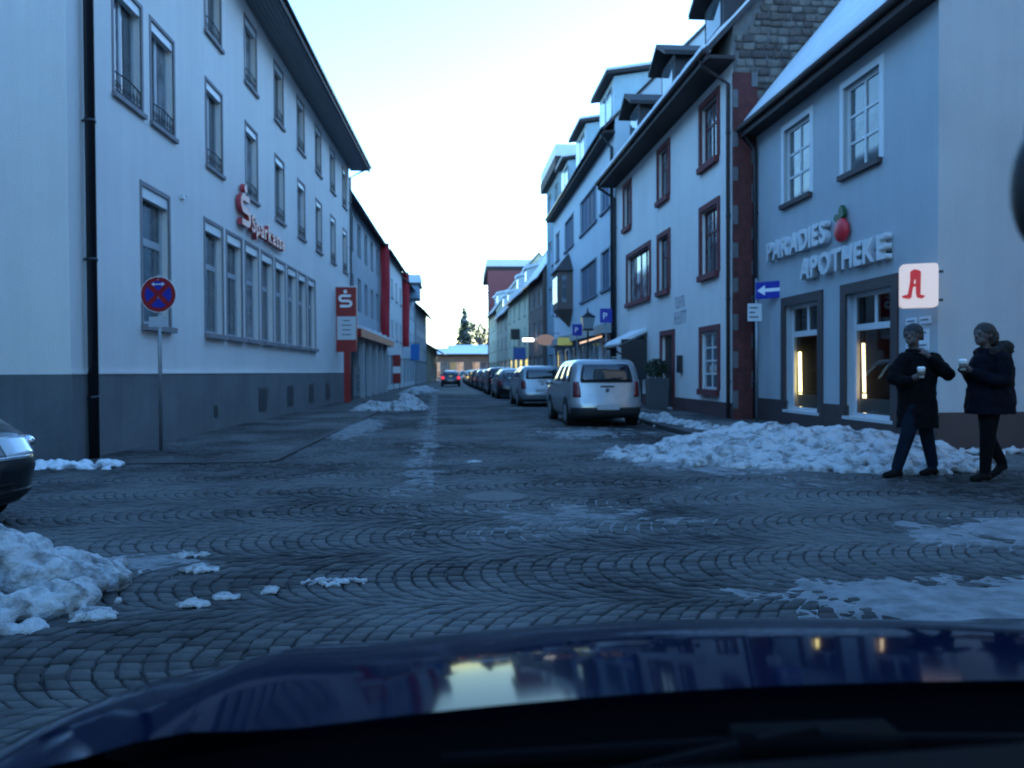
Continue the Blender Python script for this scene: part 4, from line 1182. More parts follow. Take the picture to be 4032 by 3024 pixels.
ow = empty('one_way_sign', (7.02, 18.0, 0.08)); tag(ow, 'blue one-way arrow sign and white plate on a post before the pharmacy', 'traffic sign')
MB().tube([(0, 0, 0), (0, 0, 3.42)], 0.035, 10).build('pole', GALV, ow, smooth=True)
b1 = MB().box(-0.04, 0.60, -0.012, 0.0, 2.92, 3.32).build('blue_panel', BLUE_SIGN, ow); b1.location = (0, -0.045, 0); b1.rotation_euler = (0, 0, R(-45))
aa = MB(); aa.box(0.18, 0.55, -0.016, -0.0125, 3.08, 3.16); aa.prism([(0.0, 3.12), (0.19, 3.24), (0.19, 3.0)], -0.016, -0.0125, 'y')
aa.build('white_arrow', WHITE_SIGN, b1)
b2 = MB().box(-0.24, 0.10, -0.012, 0.0, 2.40, 2.82).build('white_panel', pbr('panel_white', (0.6, 0.62, 0.64), .5), ow); b2.location = (0, -0.045, 0)
for k, w in enumerate((.2, .14, .22)): MB().box(-0.20, -0.20 + w, -0.016, -0.0125, 2.70 - k * .11, 2.735 - k * .11).build('text_line', TXT_GREY, b2)
def p_sign(loc, w, h, z, label):
    r = empty('parking_sign', loc); tag(r, label, 'traffic sign', 'blue parking signs by the parked cars')
    MB().tube([(0, 0, 0), (0, 0, z + h)], 0.03, 8).build('pole', GALV, r)
    p = MB().prism([(a[0], a[1] + z + h / 2) for a in rounded(w, h, .03)], -0.05, -0.038, 'y').build('blue_panel', BLUE_SIGN, r)
    letters(p, 'P', -w * .22, -0.054, z + h * .28, h * .62, 0.006, WHITE_SIGN)
p_sign((5.55, 29.6, 0.08), 0.48, 0.56, 3.1, 'larger blue parking sign above the silver van')
p_sign((5.35, 35.8, 0.08), 0.46, 0.54, 2.9, 'smaller blue parking sign farther along the row of cars')

lamp = empty('street_lamp', (5.5, 33.6, 0.08)); tag(lamp, 'old-fashioned lantern street lamp behind the parked cars', 'street lamp')
MB().tube([(0, 0, 0), (0, 0, .8), (0, 0, .82), (0, 0, 3.0)], [.09, .08, .05, .04], 10).build('post', IRON, lamp)
MB().add([(-.2, -.2, 3.1), (.2, -.2, 3.1), (.2, .2, 3.1), (-.2, .2, 3.1), (-.28, -.28, 3.6), (.28, -.28, 3.6), (.28, .28, 3.6), (-.28, .28, 3.6)], [(0, 1, 5, 4), (1, 2, 6, 5), (2, 3, 7, 6), (3, 0, 4, 7), (3, 2, 1, 0)]).build('lantern_glass', pbr('lantern_glass', (0.22, 0.27, 0.30), .15), lamp)
MB().add([(-.33, -.33, 3.6), (.33, -.33, 3.6), (.33, .33, 3.6), (-.33, .33, 3.6), (0, 0, 3.86)], [(0, 1, 4), (1, 2, 4), (2, 3, 4), (3, 0, 4), (3, 2, 1, 0)]).tube([(0, 0, 3.8), (0, 0, 4.02)], [.05, .015], 8).build('lantern_roof', IRON, lamp)
MB().box(-.22, .22, -.22, .22, 3.02, 3.1).build('lantern_base', IRON, lamp)

def small_sign(name, label, loc, w, h, z, mat, cat='sign', oval=False, arm=1.0):
    r = empty(name, loc); tag(r, label, cat)
    if oval: MB().disc((0, -.06, z + h / 2), w / 2, .12, 'y', 28, sz=h / w).build('panel', mat, r)
    else: MB().box(-w / 2, w / 2, -.06, .06, z, z + h).build('panel', mat, r)
    MB().tube([(-w / 2, 0, z + h + .05), (w / 2 + arm, 0, z + h + .05)], .02, 6).build('bracket', IRON, r)
small_sign('shop_sign', 'brown oval hanging shop sign with a warm glow', (5.35, 49.5, 0), 1.15, 0.72, 3.0, pbr('oval_glow', (0.45, 0.26, 0.18), .5, emit=(1.0, .5, .3), estr=.012), oval=True)
small_sign('shop_sign', 'greenish yellow lit shop sign beside the smaller parking sign', (5.6, 42.0, 0), 0.8, 0.42, 2.75, pbr('yellow_glow', (0.42, 0.42, 0.10), .5, emit=(.8, .75, .2), estr=.012))
small_sign('shop_sign', 'small black box sign on the cream house', (5.05, 74.0, 0), 0.85, 1.0, 4.4, pbr('sign_black', (.01, .01, .012), .5))
small_sign('shop_sign', 'plain blue shop flag sign below the black box sign', (5.2, 70.0, 0), 1.2, 1.1, 2.4, pbr('sign_mid_blue', (.02, .08, .28), .5))
wl = empty('wall_lamp', (5.45, 64.0, 0)); tag(wl, 'small bright white lamp on a bracket in front of the brown house', 'lamp')
MB().box(-.45, .45, -.15, .15, 3.85, 4.1).build('lamp_glass', pbr('lamp_white', (.9, .9, .9), .4, emit=(1, .97, .92), estr=.5), wl)
MB().box(-.5, .5, -.2, .2, 4.1, 4.18).build('lamp_cap', IRON, wl)
MB().tube([(.4, 0, 4.18), (.9, 0, 4.3)], .03, 6).build('bracket', IRON, wl)
orl_ = empty('shop_awning_light', (5.8, 34.6, 0)); tag(orl_, 'warm strip light over the shop behind the lantern', 'lamp')
MB().prism([(-.5, 2.55), (.5, 2.85), (.5, 2.93), (-.5, 2.63)], -.05, .05, 'y').build('light_strip', pbr('strip_warm', (.8, .6, .4), .4, emit=(1, .62, .38), estr=.09), orl_)
MB().box(.45, .7, -.03, .03, 2.8, 2.95).build('bracket', IRON, orl_)

# ------------------------------------------------------------------ cars
def outline(yr, yf, hw, rc, bow=0.05, nS=12, nE=8, nC=5):
    """plan outline, anticlockwise from the rear left corner: rear side, corner, right side, corner, front, corner, left side, corner"""
    rc = min(rc, hw * .9, (yf - yr) * .45)
    pts = []
    def rear(f): x = -hw + rc + 2 * (hw - rc) * f; return (x, yr - bow * (1 - (x / hw) ** 2))
    for k in range(nE + 1): pts.append(rear(k / nE))
    e = bow * (1 - ((hw - rc) / hw) ** 2)
    for k in range(1, nC):
        a = R(-90 + 90 * k / nC); pts.append((hw - rc + rc * math.cos(a), yr - e * (1 - k / nC) + rc + rc * math.sin(a)))
    for k in range(nS + 1): pts.append((hw, yr + rc + (yf - yr - 2 * rc) * k / nS))
    for k in range(1, nC):
        a = R(90 * k / nC); pts.append((hw - rc + rc * math.cos(a), yf + e * (k / nC) - rc + rc * math.sin(a)))
    for k in range(nE + 1):
        x = hw - rc - 2 * (hw - rc) * k / nE; pts.append((x, yf + bow * (1 - (x / hw) ** 2)))
    for k in range(1, nC):
        a = R(90 + 90 * k / nC); pts.append((-hw + rc + rc * math.cos(a), yf + e * (1 - k / nC) - rc + rc * math.sin(a)))
    for k in range(nS + 1): pts.append((-hw, yf - rc - (yf - yr - 2 * rc) * k / nS))
    for k in range(1, nC):
        a = R(180 + 90 * k / nC); pts.append((-hw + rc + rc * math.cos(a), yr - e * (k / nC) + rc + rc * math.sin(a)))
    return pts
IDX = dict(rear=(0, 8), rc_r=(8, 13), right=(13, 25), fc_r=(25, 30), front=(30, 38), fc_l=(38, 43), left=(43, 55), rc_l=(55, 60))
class CarShell:
    def __init__(s, levels):
        s.lv = levels
        s.loops = [[Vector((p[0], p[1], l[0])) for p in outline(*l[1:])] for l in levels]
        s.N = len(s.loops[0])
    def S(s, i, z):
        i = i % s.N
        i0 = int(math.floor(i)); f = i - i0
        for k in range(len(s.lv) - 1):
            if s.lv[k][0] <= z <= s.lv[k + 1][0] + 1e-9:
                t = (z - s.lv[k][0]) / (s.lv[k + 1][0] - s.lv[k][0])
                break
        else:
            k = 0 if z < s.lv[0][0] else len(s.lv) - 2; t = 0 if z < s.lv[0][0] else 1
        def P(kk): return s.loops[kk][i0 % s.N].lerp(s.loops[kk][(i0 + 1) % s.N], f)
        return P(k).lerp(P(k + 1), t)
    def body(s):
        m = MB()
        vs = [v for l in s.loops for v in l]; N = s.N
        fs = []
        for k in range(len(s.loops) - 1):
            for i in range(N): fs.append((k * N + i, k * N + (i + 1) % N, (k + 1) * N + (i + 1) % N, (k + 1) * N + i))
        fs.append(tuple(range(N))[::-1])
        top = (len(s.loops) - 1) * N
        c = sum((Vector(v) for v in s.loops[-1]), Vector()) / N
        vs.append(c + Vector((0, 0, .012)))
        for i in range(N): fs.append((top + i, top + (i + 1) % N, len(vs) - 1))
        return m.add(vs, fs)
    def patch(s, i0, i1, z0, z1, off, nu=None, nv=6):
        nu = nu or max(3, int(abs(i1 - i0) * 1.2))
        m = MB(); vs = []; back = []
        for a in range(nu + 1):
            for b in range(nv + 1):
                i = i0 + (i1 - i0) * a / nu; z = z0 + (z1 - z0) * b / nv
                p = s.S(i, z)
                du = s.S(i + .3, z) - s.S(i - .3, z); dv = s.S(i, z + .02) - s.S(i, z - .02)
                n = du.cross(dv)
                n = n.normalized() if n.length > 1e-9 else Vector((0, 0, 1))
                vs.append(p + n * off); back.append(p - n * .004)
        fs = []
        w = nv + 1
        for a in range(nu):
            for b in range(nv): fs.append((a * w + b, (a + 1) * w + b, (a + 1) * w + b + 1, a * w + b + 1))
        n0 = len(vs); vs += back
        rim = [a * w for a in range(nu + 1)] + [nu * w + b for b in range(1, w)] + [a * w + nv for a in range(nu - 1, -1, -1)] + [b for b in range(nv - 1, 0, -1)]
        for k in range(len(rim)):
            a, b = rim[k], rim[(k + 1) % len(rim)]
            fs.append((a, n0 + a, n0 + b, b))
        return m.add(vs, fs)
def levels_for(L, W, H, kind):
    h = W / 2; y0, y1 = -L / 2, L / 2
    if kind == 'van':      # upright tailgate
        return [(.20, y0 + .10, y1 - .12, h * .90, .22, .06), (.30, y0 + .02, y1 - .04, h * .97, .24, .08), (.50, y0, y1, h, .25, .09), (.60, y0 + .04, y1 - .02, h, .25, .09),
                (.80, y0 + .07, y1 - .12, h, .24, .06), (.92, y0 + .09, y1 - .30, h * .985, .22, .05), (1.02, y0 + .11, y1 - 1.10, h * .97, .18, .05),
                (1.10, y0 + .13, y1 - 1.22, h * .955, .17, .05), (1.30, y0 + .19, y1 - 1.52, h * .905, .16, .05), (H - .10, y0 + .27, y1 - 1.86, h * .84, .17, .05), (H - .03, y0 + .36, y1 - 2.02, h * .77, .19, .05), (H, y0 + .60, y1 - 2.3, h * .58, .25, .03)]
    return [(.18, y0 + .12, y1 - .14, h * .88, .25, .08), (.28, y0 + .03, y1 - .05, h * .97, .28, .10), (.50, y0, y1, h, .30, .12), (.62, y0 + .03, y1 - .03, h, .30, .11),
            (.78, y0 + .08, y1 - .16, h * .995, .28, .08), (.90, y0 + .12, y1 - .42, h * .97, .26, .06), (.97, y0 + .17, y1 - 1.12, h * .94, .24, .05),
            (1.04, y0 + .24, y1 - 1.28, h * .90, .22, .05), (1.22, y0 + .42, y1 - 1.60, h * .82, .20, .05), (H - .08, y0 + .66, y1 - 1.95, h * .70, .22, .05), (H - .02, y0 + .82, y1 - 2.12, h * .60, .24, .05), (H, y0 + 1.1, y1 - 2.4, h * .42, .25, .03)]
def paint(name, col, rough=.28, metal=.5): return pbr(name, col, rough, metal=metal, coat=.6, var=.12, vscale=6)
def make_car(label, loc, heading, L, W, H, mat, kind='hatch', lights=TAIL, dark_bumper=False, rails=False, group=None, front=False, detail=True, name='car'):
    """local +y is forward"""
    root = empty(name, loc, heading); tag(root, label, 'car', group)
    sh = CarShell(levels_for(L, W, H, kind))
    sh.body().build('body', mat, root, smooth=True)
    zb = 1.06 if kind == 'van' else 1.02
    zt = H - .13
    sh.patch(.15, 7.85, zb, zt, .006).build('rear_window', CARGLASS, root, smooth=True)
    sh.patch(30.2, 37.8, zb, zt, .006).build('windscreen', CARGLASS, root, smooth=True)
    for (a, b) in ((13.2, 16.2), (16.6, 20.2), (20.5, 24.4)):
        sh.patch(a, b, zb, zt + .01, .005).build('side_window', CARGLASS, root, smooth=True)
        sh.patch(68 - b, 68 - a, zb, zt + .01, .005).build('side_window', CARGLASS, root, smooth=True)
    # tail lights round the rear corners
    if kind == 'van':
        zr = ((.70, 1.06),) if H > 1.52 else ((.68, .98),)
    else: zr = ((.66, .92),)
    for (a, b) in (((8.1, 10.6), (57.4, 59.9)) if kind == 'van' else ((8.1, 11.8), (56.2, 59.9))):
        for q, (z0, z1) in enumerate(zr):
            sh.patch(a if q == 0 or a < 20 else a + 1.2, b if q == 0 or a > 20 else b - 1.2, z0, z1, .008).build('tail_light', lights, root, smooth=True)
    for (a, b) in ((26.0, 31.0), (37.0, 42.0)):
        sh.patch(a, b, .60, .76, .010).build('headlight', LAMP_CLR, root, smooth=True)
    sh.patch(31.5, 36.5, .42, .58, .008).build('grille', BLACK_PL, root, smooth=True)
    if dark_bumper: sh.patch(-4.5, 12.5, .21, .46, .012).build('rear_bumper', BLACK_PL, root, smooth=True)
    else:
        sh.patch(-3.5, 11.5, .205, .30, .008).build('rear_bumper', BLACK_PL, root, smooth=True)
    sh.patch(26.5, 41.5, .205, .32, .010).build('front_bumper', BLACK_PL, root, smooth=True)
    pz = .47 if dark_bumper else .62
    p = sh.S(4, pz)
    if detail:
        MB().box(-.26, .26, p.y - .035, p.y + .01, pz - .06, pz + .06).build('number_plate', PLATE, root)
        c = sh.S(4, .86); MB().disc((0, c.y - .022, .86 if kind == 'van' else .80), .045, .03, 'y', 18).build('badge', CHROME, root)
        c = sh.S(4, zb); MB().tube([(0, c.y - .02, zb - .02), (.0, sh.S(4, zb + .06).y - .03, zb + .06), (.36, sh.S(4, zb + .07).y - .02, zb + .09)], .011, 5).build('wiper', BLACK, root)
        c = sh.S(4, .92); MB().box(-.16, .16, c.y - .018, c.y + .01, .935, .965).build('handle', CHROME, root)
        sh.patch(.3, 7.7, zb - .025, zb + .004, .010).build('window_seal', BLACK, root, smooth=True)
    fp = sh.S(34, .47)
    MB().box(-.26, .26, fp.y - .01, fp.y + .04, .40, .52).build('number_plate', PLATE, root)
    for sx in (-1, 1):
        a = MB().ball((sx * (W / 2 + .10), L / 2 - 1.38, 1.02), .1, 10, 8, sq=(1.0, .55, .72)); a.tube([(sx * (W / 2 - .05), L / 2 - 1.35, .98), (sx * (W / 2 + .08), L / 2 - 1.36, 1.0)], .025, 6)
        a.build('mirror', mat, root, smooth=True)
        for yy in (-L / 2 + .78, L / 2 - .82):
            x0 = sx * (W / 2 - .19); x1 = sx * (W / 2 + .012)
            w_ = MB(); w_.disc((min(x0, x1), yy, .31), .31, abs(x1 - x0), 'x', 28)
            wo_ = w_.build('wheel', BLACK, root)
            MB().disc((x1 if sx > 0 else x1 - .008, yy, .31), .20, .008, 'x', 20).build('rim', GALV, wo_)
            MB().disc((sx * (W / 2) + (.001 if sx > 0 else -.006), yy, .34), .37, .005, 'x', 28).build('wheel_arch', BLACK, root)
    if rails:
        for sx in (-1, 1):
            MB().tube([(sx * W * .30, -L / 2 + .55, H - .04), (sx * W * .30, -L / 2 + .75, H + .05), (sx * W * .30, L / 2 - 2.3, H + .05), (sx * W * .30, L / 2 - 2.15, H - .04)], .016, 6).build('roof_rail', IRON, root)
    return root, sh
P_SILVER = paint('paint_silver', (0.33, 0.34, 0.35))
P_SILVB = paint('paint_silver_blue', (0.22, 0.25, 0.27))
P_DARK = paint('paint_dark_grey', (0.030, 0.034, 0.040))
P_NAVY = paint('paint_navy', (0.010, 0.016, 0.040), metal=.3)
P_BLACK = paint('paint_black', (0.006, 0.007, 0.010), metal=.2)
P_WHITE = paint('paint_white', (0.68, 0.69, 0.70), metal=0)
G = 'cars parked along the kerb'
hd = R(2.4)
make_car('silver van-like car with dark rear bumper, nearest in the parked row', (3.28, 19.75, 0), hd, 4.0, 1.72, 1.60, P_SILVER, 'van', dark_bumper=True, rails=True, group=G)
make_car('pale blue-silver small car parked second in the row', (2.83, 30.0, 0), hd, 3.9, 1.68, 1.52, P_SILVB, 'van', group=G)
make_car('black hatchback parked third in the row', (2.42, 38.8, 0), hd, 4.1, 1.72, 1.46, P_BLACK, 'hatch', group=G)
make_car('black taller car parked fourth in the row', (2.2, 45.4, 0), hd, 4.2, 1.75, 1.56, P_DARK, 'van', group=G)
for k, (x, y, m_, kd, lb) in enumerate(((2.0, 52.6, P_DARK, 'hatch', 'dark grey hatchback parked fifth in the row'), (1.75, 59.5, P_NAVY, 'hatch', 'navy hatchback parked sixth in the row'), (1.5, 67, P_DARK, 'van', 'dark grey tall car parked seventh in the row'), (1.3, 75, P_BLACK, 'hatch', 'black hatchback parked eighth in the row'), (1.1, 85, P_WHITE, 'van', 'white tall car near the far end of the parked row'), (0.9, 97, P_NAVY, 'hatch', 'navy hatchback last in the parked row'))):
    make_car(lb, (x, y, 0), hd, 4.1, 1.72, 1.5, m_, kd, group=G, detail=False)
make_car('dark car driving away with red tail lights on', (-1.15, 72, 0), R(1.2), 4.2, 1.74, 1.46, P_DARK, 'hatch', lights=TAIL_ON)
make_car('white car with a snowy roof waiting far ahead', (0.25, 118, 0), R(1), 4.2, 1.74, 1.5, P_WHITE, 'van', detail=False)
# car nosing in from the side street, only its front in view
side, shs = make_car('black car nosing into the picture from the side street', (-5.98, 7.2, 0), R(-90 - 24), 4.2, 1.74, 1.46, P_BLACK, 'hatch', detail=False, front=True)
shs.patch(29.0, 39.0, .575, .60, .016).build('chrome_strip', CHROME, side, smooth=True)
for a in (26.6, 40.4):
    p = shs.S(a + 1.2, .69); MB().ball(p, .07, 12, 8).build('headlight_lens', CHROME, side, smooth=True)
for k in range(4): shs.patch(30.5, 37.5, .26 + k * .035, .275 + k * .035, .018, nv=2).build('grille_bar', BLACK_PL, side)

# ------------------------------------------------------------------ own car: bonnet, cowl, wipers, dashboard, mirror
OWN = pbr('own_paint_navy', (0.0035, 0.0065, 0.021), 0.07, metal=0.0, spec=0.02, coat=0.0)
own = empty('own_car', (0, 0, 0)); tag(own, 'dark navy car bonnet seen over the dashboard from inside', 'car')
CX, HW = 0.34, 0.98
def zc(y):      # height of the bonnet's centre line against distance
    pts = [(0.60, 1.012), (0.71, 1.000), (0.90, 0.975), (1.10, 0.932), (1.30, 0.872), (1.50, 0.796), (1.65, 0.72), (1.78, 0.62), (1.86, 0.54), (1.90, 0.40), (1.905, 0.25)]
    for (a, za), (b, zb_) in zip(pts, pts[1:]):
        if y <= b: 
            f = (y - a) / (b - a); return za + (zb_ - za) * f
    return pts[-1][1]
ys = [0.71, .76, .82, .90, .98, 1.06, 1.14, 1.22, 1.30, 1.38, 1.46, 1.54, 1.62, 1.70, 1.76, 1.81, 1.85, 1.88, 1.90, 1.905]
def zsm(y): return (zc(y - .05) + 2 * zc(y) + zc(y + .05)) / 4 if 0.76 < y < 1.8 else zc(y)
nx = 40
vs = []; fs = []
for y in ys:
    for i in range(nx + 1):
        f = -1 + 2 * i / nx
        x = CX + HW * f
        drop = (0.10 * f * f if f < 0 else 0.05 * f * f + 0.04 * f ** 4) + 0.105 * (max(0, abs(f) - .80) / .20) ** 2
        crease = 0.012 * math.exp(-((abs(f) - .62) / .07) ** 2)
        pull = 0.16 * f * f * max(0, (y - 1.3) / .6)
        vs.append((x, y - pull, max(.22, zsm(y) - drop + crease)))
for j in range(len(ys) - 1):
    for i in range(nx):
        a = j * (nx + 1) + i; fs.append((a, a + 1, a + nx + 2, a + nx + 1))
MB().add(vs, fs).build('bonnet', OWN, own, smooth=True)
for sx in (-1, 1):   # wings
    x = CX + sx * HW
    q = MB()
    prof = [(y - 0.16 * max(0, (y - 1.3) / .6), max(.22, zsm(y) - .205)) for y in ys]
    v2 = [(x, p[0], p[1]) for p in prof] + [(x, p[0], .22) for p in prof]
    n = len(prof)
    q.add(v2, [(k, k + 1, n + k + 1, n + k) for k in range(n - 1)])
    q.build('wing', OWN, own)
    w_ = MB().disc((x - .1 * sx - .1, 1.25, .31), .31, .2, 'x', 28).build('wheel', BLACK, own)
FRIT = pbr('cowl_black', (0.0018, 0.0018, 0.0025), 0.95, spec=.02)
cw = MB()
vv = []; ff = []
for i in range(nx + 1):
    f = -1 + 2 * i / nx; x = CX + HW * f
    z = zsm(.71) - (0.10 * f * f if f < 0 else 0.05 * f * f + 0.04 * f ** 4)
    vv += [(x, 0.712, z - .012), (x, 0.64, z - .05), (x, .50, z - .03), (x, .30, z - .06)]
for i in range(nx):
    for k in range(3): ff.append((i * 4 + k, i * 4 + k + 1, (i + 1) * 4 + k + 1, (i + 1) * 4 + k))
cw.add(vv, ff).build('cowl', FRIT, own, smooth=True)
wm = pbr('wiper_black', (0.0022, 0.0026, 0.0035), 0.95, spec=.05)
for (x0, x1, z0) in ((-.02, .62, .985), (.50, 1.18, .975)):
    w = MB().tube([(x0, .655, z0 - .02), ((x0 + x1) / 2, .640, z0 - .005), (x1, .625, z0 - .012)], .008, 6)
    w.box((x0 + x1) / 2 - .07, (x0 + x1) / 2 + .07, .615, .655, z0 - .012, z0 + .006)
    w.tube([(x0 + .05, .60, z0 - .03), ((x0 + x1) / 2, .635, z0 + .003)], .011, 6)
    w.build('wiper', wm, own, smooth=True)
DASH = pbr('dashboard', (0.0032, 0.004, 0.006), 0.95, spec=.05, var=.2, vscale=30)
dv = []; df = []
for i in range(31):
    x = -0.45 + 1.8 * i / 30
    ye = 0.462 + 0.055 * min(1, max(0, (x + .1) / .9)) - .05 * max(0, -(x + .1))
    dv += [(x, ye, .90), (x, ye, 1.044), (x, ye - .018, 1.058), (x, .30, 1.062), (x, .12, 1.02), (x, .05, .85)]
for i in range(30):
    for k in range(5): df.append((i * 6 + k, i * 6 + k + 1, (i + 1) * 6 + k + 1, (i + 1) * 6 + k))
MB().add(dv, df).build('dashboard', DASH, own, smooth=True)
mr = MB().ball((0.435, 0.545, 1.435), .050, 18, 14, sq=(.55, .45, 1.0)).build('mirror', BLACK_PL, own, smooth=True)
MB().tube([(0.435, .56, 1.46), (.47, .58, 1.58)], .010, 6).build('mirror_stem', BLACK_PL, mr)

# ------------------------------------------------------------------ snow heaps and slush
def remeshed(mb, voxel, smooth_it=0):
    me = mb.mesh('tmp', SNOW)
    o = put('tmp_remesh', me)
    r = o.modifiers.new('r', 'REMESH'); r.mode = 'VOXEL'; r.voxel_size = voxel
    if smooth_it:
        s = o.modifiers.new('s', 'SMOOTH'); s.iterations = smooth_it; s.factor = 0.5
    bpy.context.view_layer.update()
    dg = bpy.context.evaluated_depsgraph_get()
    out = bpy.data.meshes.new_from_object(o.evaluated_get(dg))
    bpy.data.objects.remove(o); bpy.data.meshes.remove(me)
    out.materials.clear()
    out.polygons.foreach_set('use_smooth', [True] * len(out.polygons))
    return out
def ruffle(me, amp, scale, seed=0, floor=-0.02):
    nv = len(me.vertices)
    co = np.empty(nv * 3); me.vertices.foreach_get('co', co); co = co.reshape(-1, 3)
    no = np.empty(nv * 3); me.vertices.foreach_get('normal', no); no = no.reshape(-1, 3)
    for i in range(nv):
        p = co[i]
        d = noise.noise((p[0] * scale, p[1] * scale, p[2] * scale + seed)) + .5 * noise.noise((p[0] * scale * 2.3, p[1] * scale * 2.3, p[2] * scale * 2.3 + seed))
        co[i] = p + no[i] * amp * d
    co[:, 2] = np.maximum(co[:, 2], floor)
    me.vertices.foreach_set('co', co.ravel()); me.update()
def heap(label, env, box, n, voxel, rr, seed, amp=.02, scale=7, mat=None, name='snow_pile', group=None):
    """env(x, y) -> height of the heap there (0 outside); clods heaped up to that height"""
    rg = random.Random(seed); m = MB(); k = 0; tries = 0
    ox, oy = (box[0] + box[1]) / 2, (box[2] + box[3]) / 2
    while k < n and tries < n * 40:
        tries += 1
        x, y = rg.uniform(box[0], box[1]), rg.uniform(box[2], box[3])
        h = env(x, y)
        if h <= 0.01: continue
        r = rg.uniform(*rr) * min(1, .45 + h * 2)
        z = max(r * .2 - .02, h - r * rg.uniform(.5, 1.0))
        m.ball((x - ox, y - oy, z), r, 8, 6, sq=(rg.uniform(.8, 1.25), rg.uniform(.8, 1.25), rg.uniform(.6, .9)))
        if z > r: m.ball((x - ox, y - oy, z * .4), max(r, z * .55), 8, 6)
        k += 1
    for _ in range(n // 2):          # crumbs that rolled off the foot
        x, y = rg.uniform(box[0], box[1]), rg.uniform(box[2], box[3])
        if n > 100 and 0.0 < env(x, y) < .10:
            r = rg.uniform(.018, .05); m.ball((x - ox + rg.gauss(0, .06), y - oy + rg.gauss(0, .06), r * .4 + env(x, y) * .7), r, 7, 5)
    me = remeshed(m, voxel, 2)
    ruffle(me, amp, scale, seed)
    ruffle(me, amp * .45, scale * 4, seed + 5)
    me.materials.append(mat or SNOW_D)
    o = put(name, me, None, (ox, oy, 0)); tag(o, label, 'snow', group)
    return o
def seg_d(p, a, b):
    p, a, b = Vector(p), Vector(a), Vector(b)
    t = max(0, min(1, (p - a).dot(b - a) / max(1e-9, (b - a).length_squared)))
    return (p - a - (b - a) * t).length, t
def env_right(x, y):
    d, t = seg_d((x, y), (4.2, 11.7), (5.75, 10.9))
    w = 1.75 if y < 11.5 - .3 * (x - 4.2) * .5 else .8
    h = .47 * max(0, 1 - d / w) ** .75
    h *= 1 + .3 * noise.noise((x * 1.1, y * 1.1, 5))
    d2, t2 = seg_d((x, y), (3.1, 11.6), (4.3, 11.0))
    h2 = .09 * max(0, 1 - d2 / 1.15)
    d3, _ = seg_d((x, y), (5.55, 9.95), (5.85, 9.85))
    h3 = .24 * max(0, 1 - d3 / .55) ** .7
    return max(h, h2, h3) if y > 9.25 - .12 * (x - 4) + .1 * math.sin(x * 3) else 0
heap('large grey-flecked snow heap on the pharmacy corner in front of the shop windows', env_right, (2.2, 7.0, 8.7, 13.0), 800, .026, (.09, .25), 11, amp=.030, scale=7)
def env_left(x, y):
    d, t = seg_d((x, y), (-4.0, 4.75), (-2.74, 4.6))
    h = .40 * max(0, 1 - d / .80) ** .8
    return h * (1 + .35 * noise.noise((x * 2, y * 2, 1)))
heap('near heap of lumpy snow at the bottom left edge of the road', env_left, (-4.6, -1.75, 3.8, 5.6), 420, .018, (.05, .15), 21, amp=.02, scale=11)
heap('long low snow bank along the kerb beside the silver van', lambda x, y: .22 * max(0, 1 - seg_d((x, y), (4.55, 22), (5.4, 13.4))[0] / .45) * (1 + .4 * noise.noise((x, y, 2))), (4.0, 6.2, 13.0, 22), 330, .035, (.08, .16), 31)
heap('thin snow strip at the foot of the bank building corner', lambda x, y: .13 * max(0, 1 - abs(y - 11.02 - .03 * math.sin(x * 4)) / .22) if -9 < x < -4.75 else 0, (-9.2, -4.6, 10.7, 11.4), 330, .022, (.05, .1), 41, amp=.012, scale=12, mat=SNOW)
heap('snow heap on the left kerb near the red sign pylon', lambda x, y: max(.62 * max(0, 1 - Vector((x + 1.95, y - 27.6)).length / .75), .34 * max(0, 1 - seg_d((x, y), (-3.2, 26.4), (-2.0, 26.8))[0] / .7)), (-4, -1.2, 25.5, 28.6), 260, .035, (.09, .18), 51)
heap('low snow heap farther along the left kerb beyond the banners', lambda x, y: .42 * max(0, 1 - seg_d((x, y), (-3.1, 46), (-2.4, 53))[0] / .8), (-4, -1.5, 45, 54), 170, .06, (.12, .25), 61)
heap('scraps of trodden snow by the wall behind the two walkers', lambda x, y: .10 * max(0, .9 - abs(y - 11.3) / .45) * (1 + 1.2 * noise.noise((x * 2, y * 2, 7))) if x > 6.7 else 0, (6.7, 11, 10.7, 11.9), 240, .03, (.05, .12), 71)
for (lb, x, y, a, b, h, sd) in (('flat white snow scrap lying upper of two beside the near heap', -1.93, 5.56, .17, .06, .035, 1), ('flat white snow scrap lying lower of two beside the near heap', -1.74, 5.16, .13, .07, .04, 2),
                               ('snow lump lying just right of the foot of the near heap', -1.98, 4.22, .13, .09, .05, 3), ('small snow scrap on the cobbles, left of a close pair', -1.52, 4.40, .09, .06, .03, 4),
                               ('small snow scrap on the cobbles, right of a close pair', -1.38, 4.52, .08, .05, .025, 5), ('tiny round snow crumb alone on the dark cobbles', -1.15, 4.63, .05, .04, .03, 6),
                               ('thin ragged snow scrap on the cobbles before the bonnet', -.80, 4.80, .20, .08, .02, 7), ('flat snow crumb on the cobbles short of the manhole', .16, 11.1, .10, .10, .02, 8)):
    heap(lb, lambda px, py: h * max(0, 1 - math.hypot((px - x) / a, (py - y) / b)) ** .5 + .011 if math.hypot((px - x) / a, (py - y) / b) < 1 else 0, (x - a, x + a, y - b, y + b), 46, .010, (.022, .045), 80 + sd, amp=.008, scale=25, mat=SNOW_D, name='snow_clump', group='snow scraps on the cobbles')

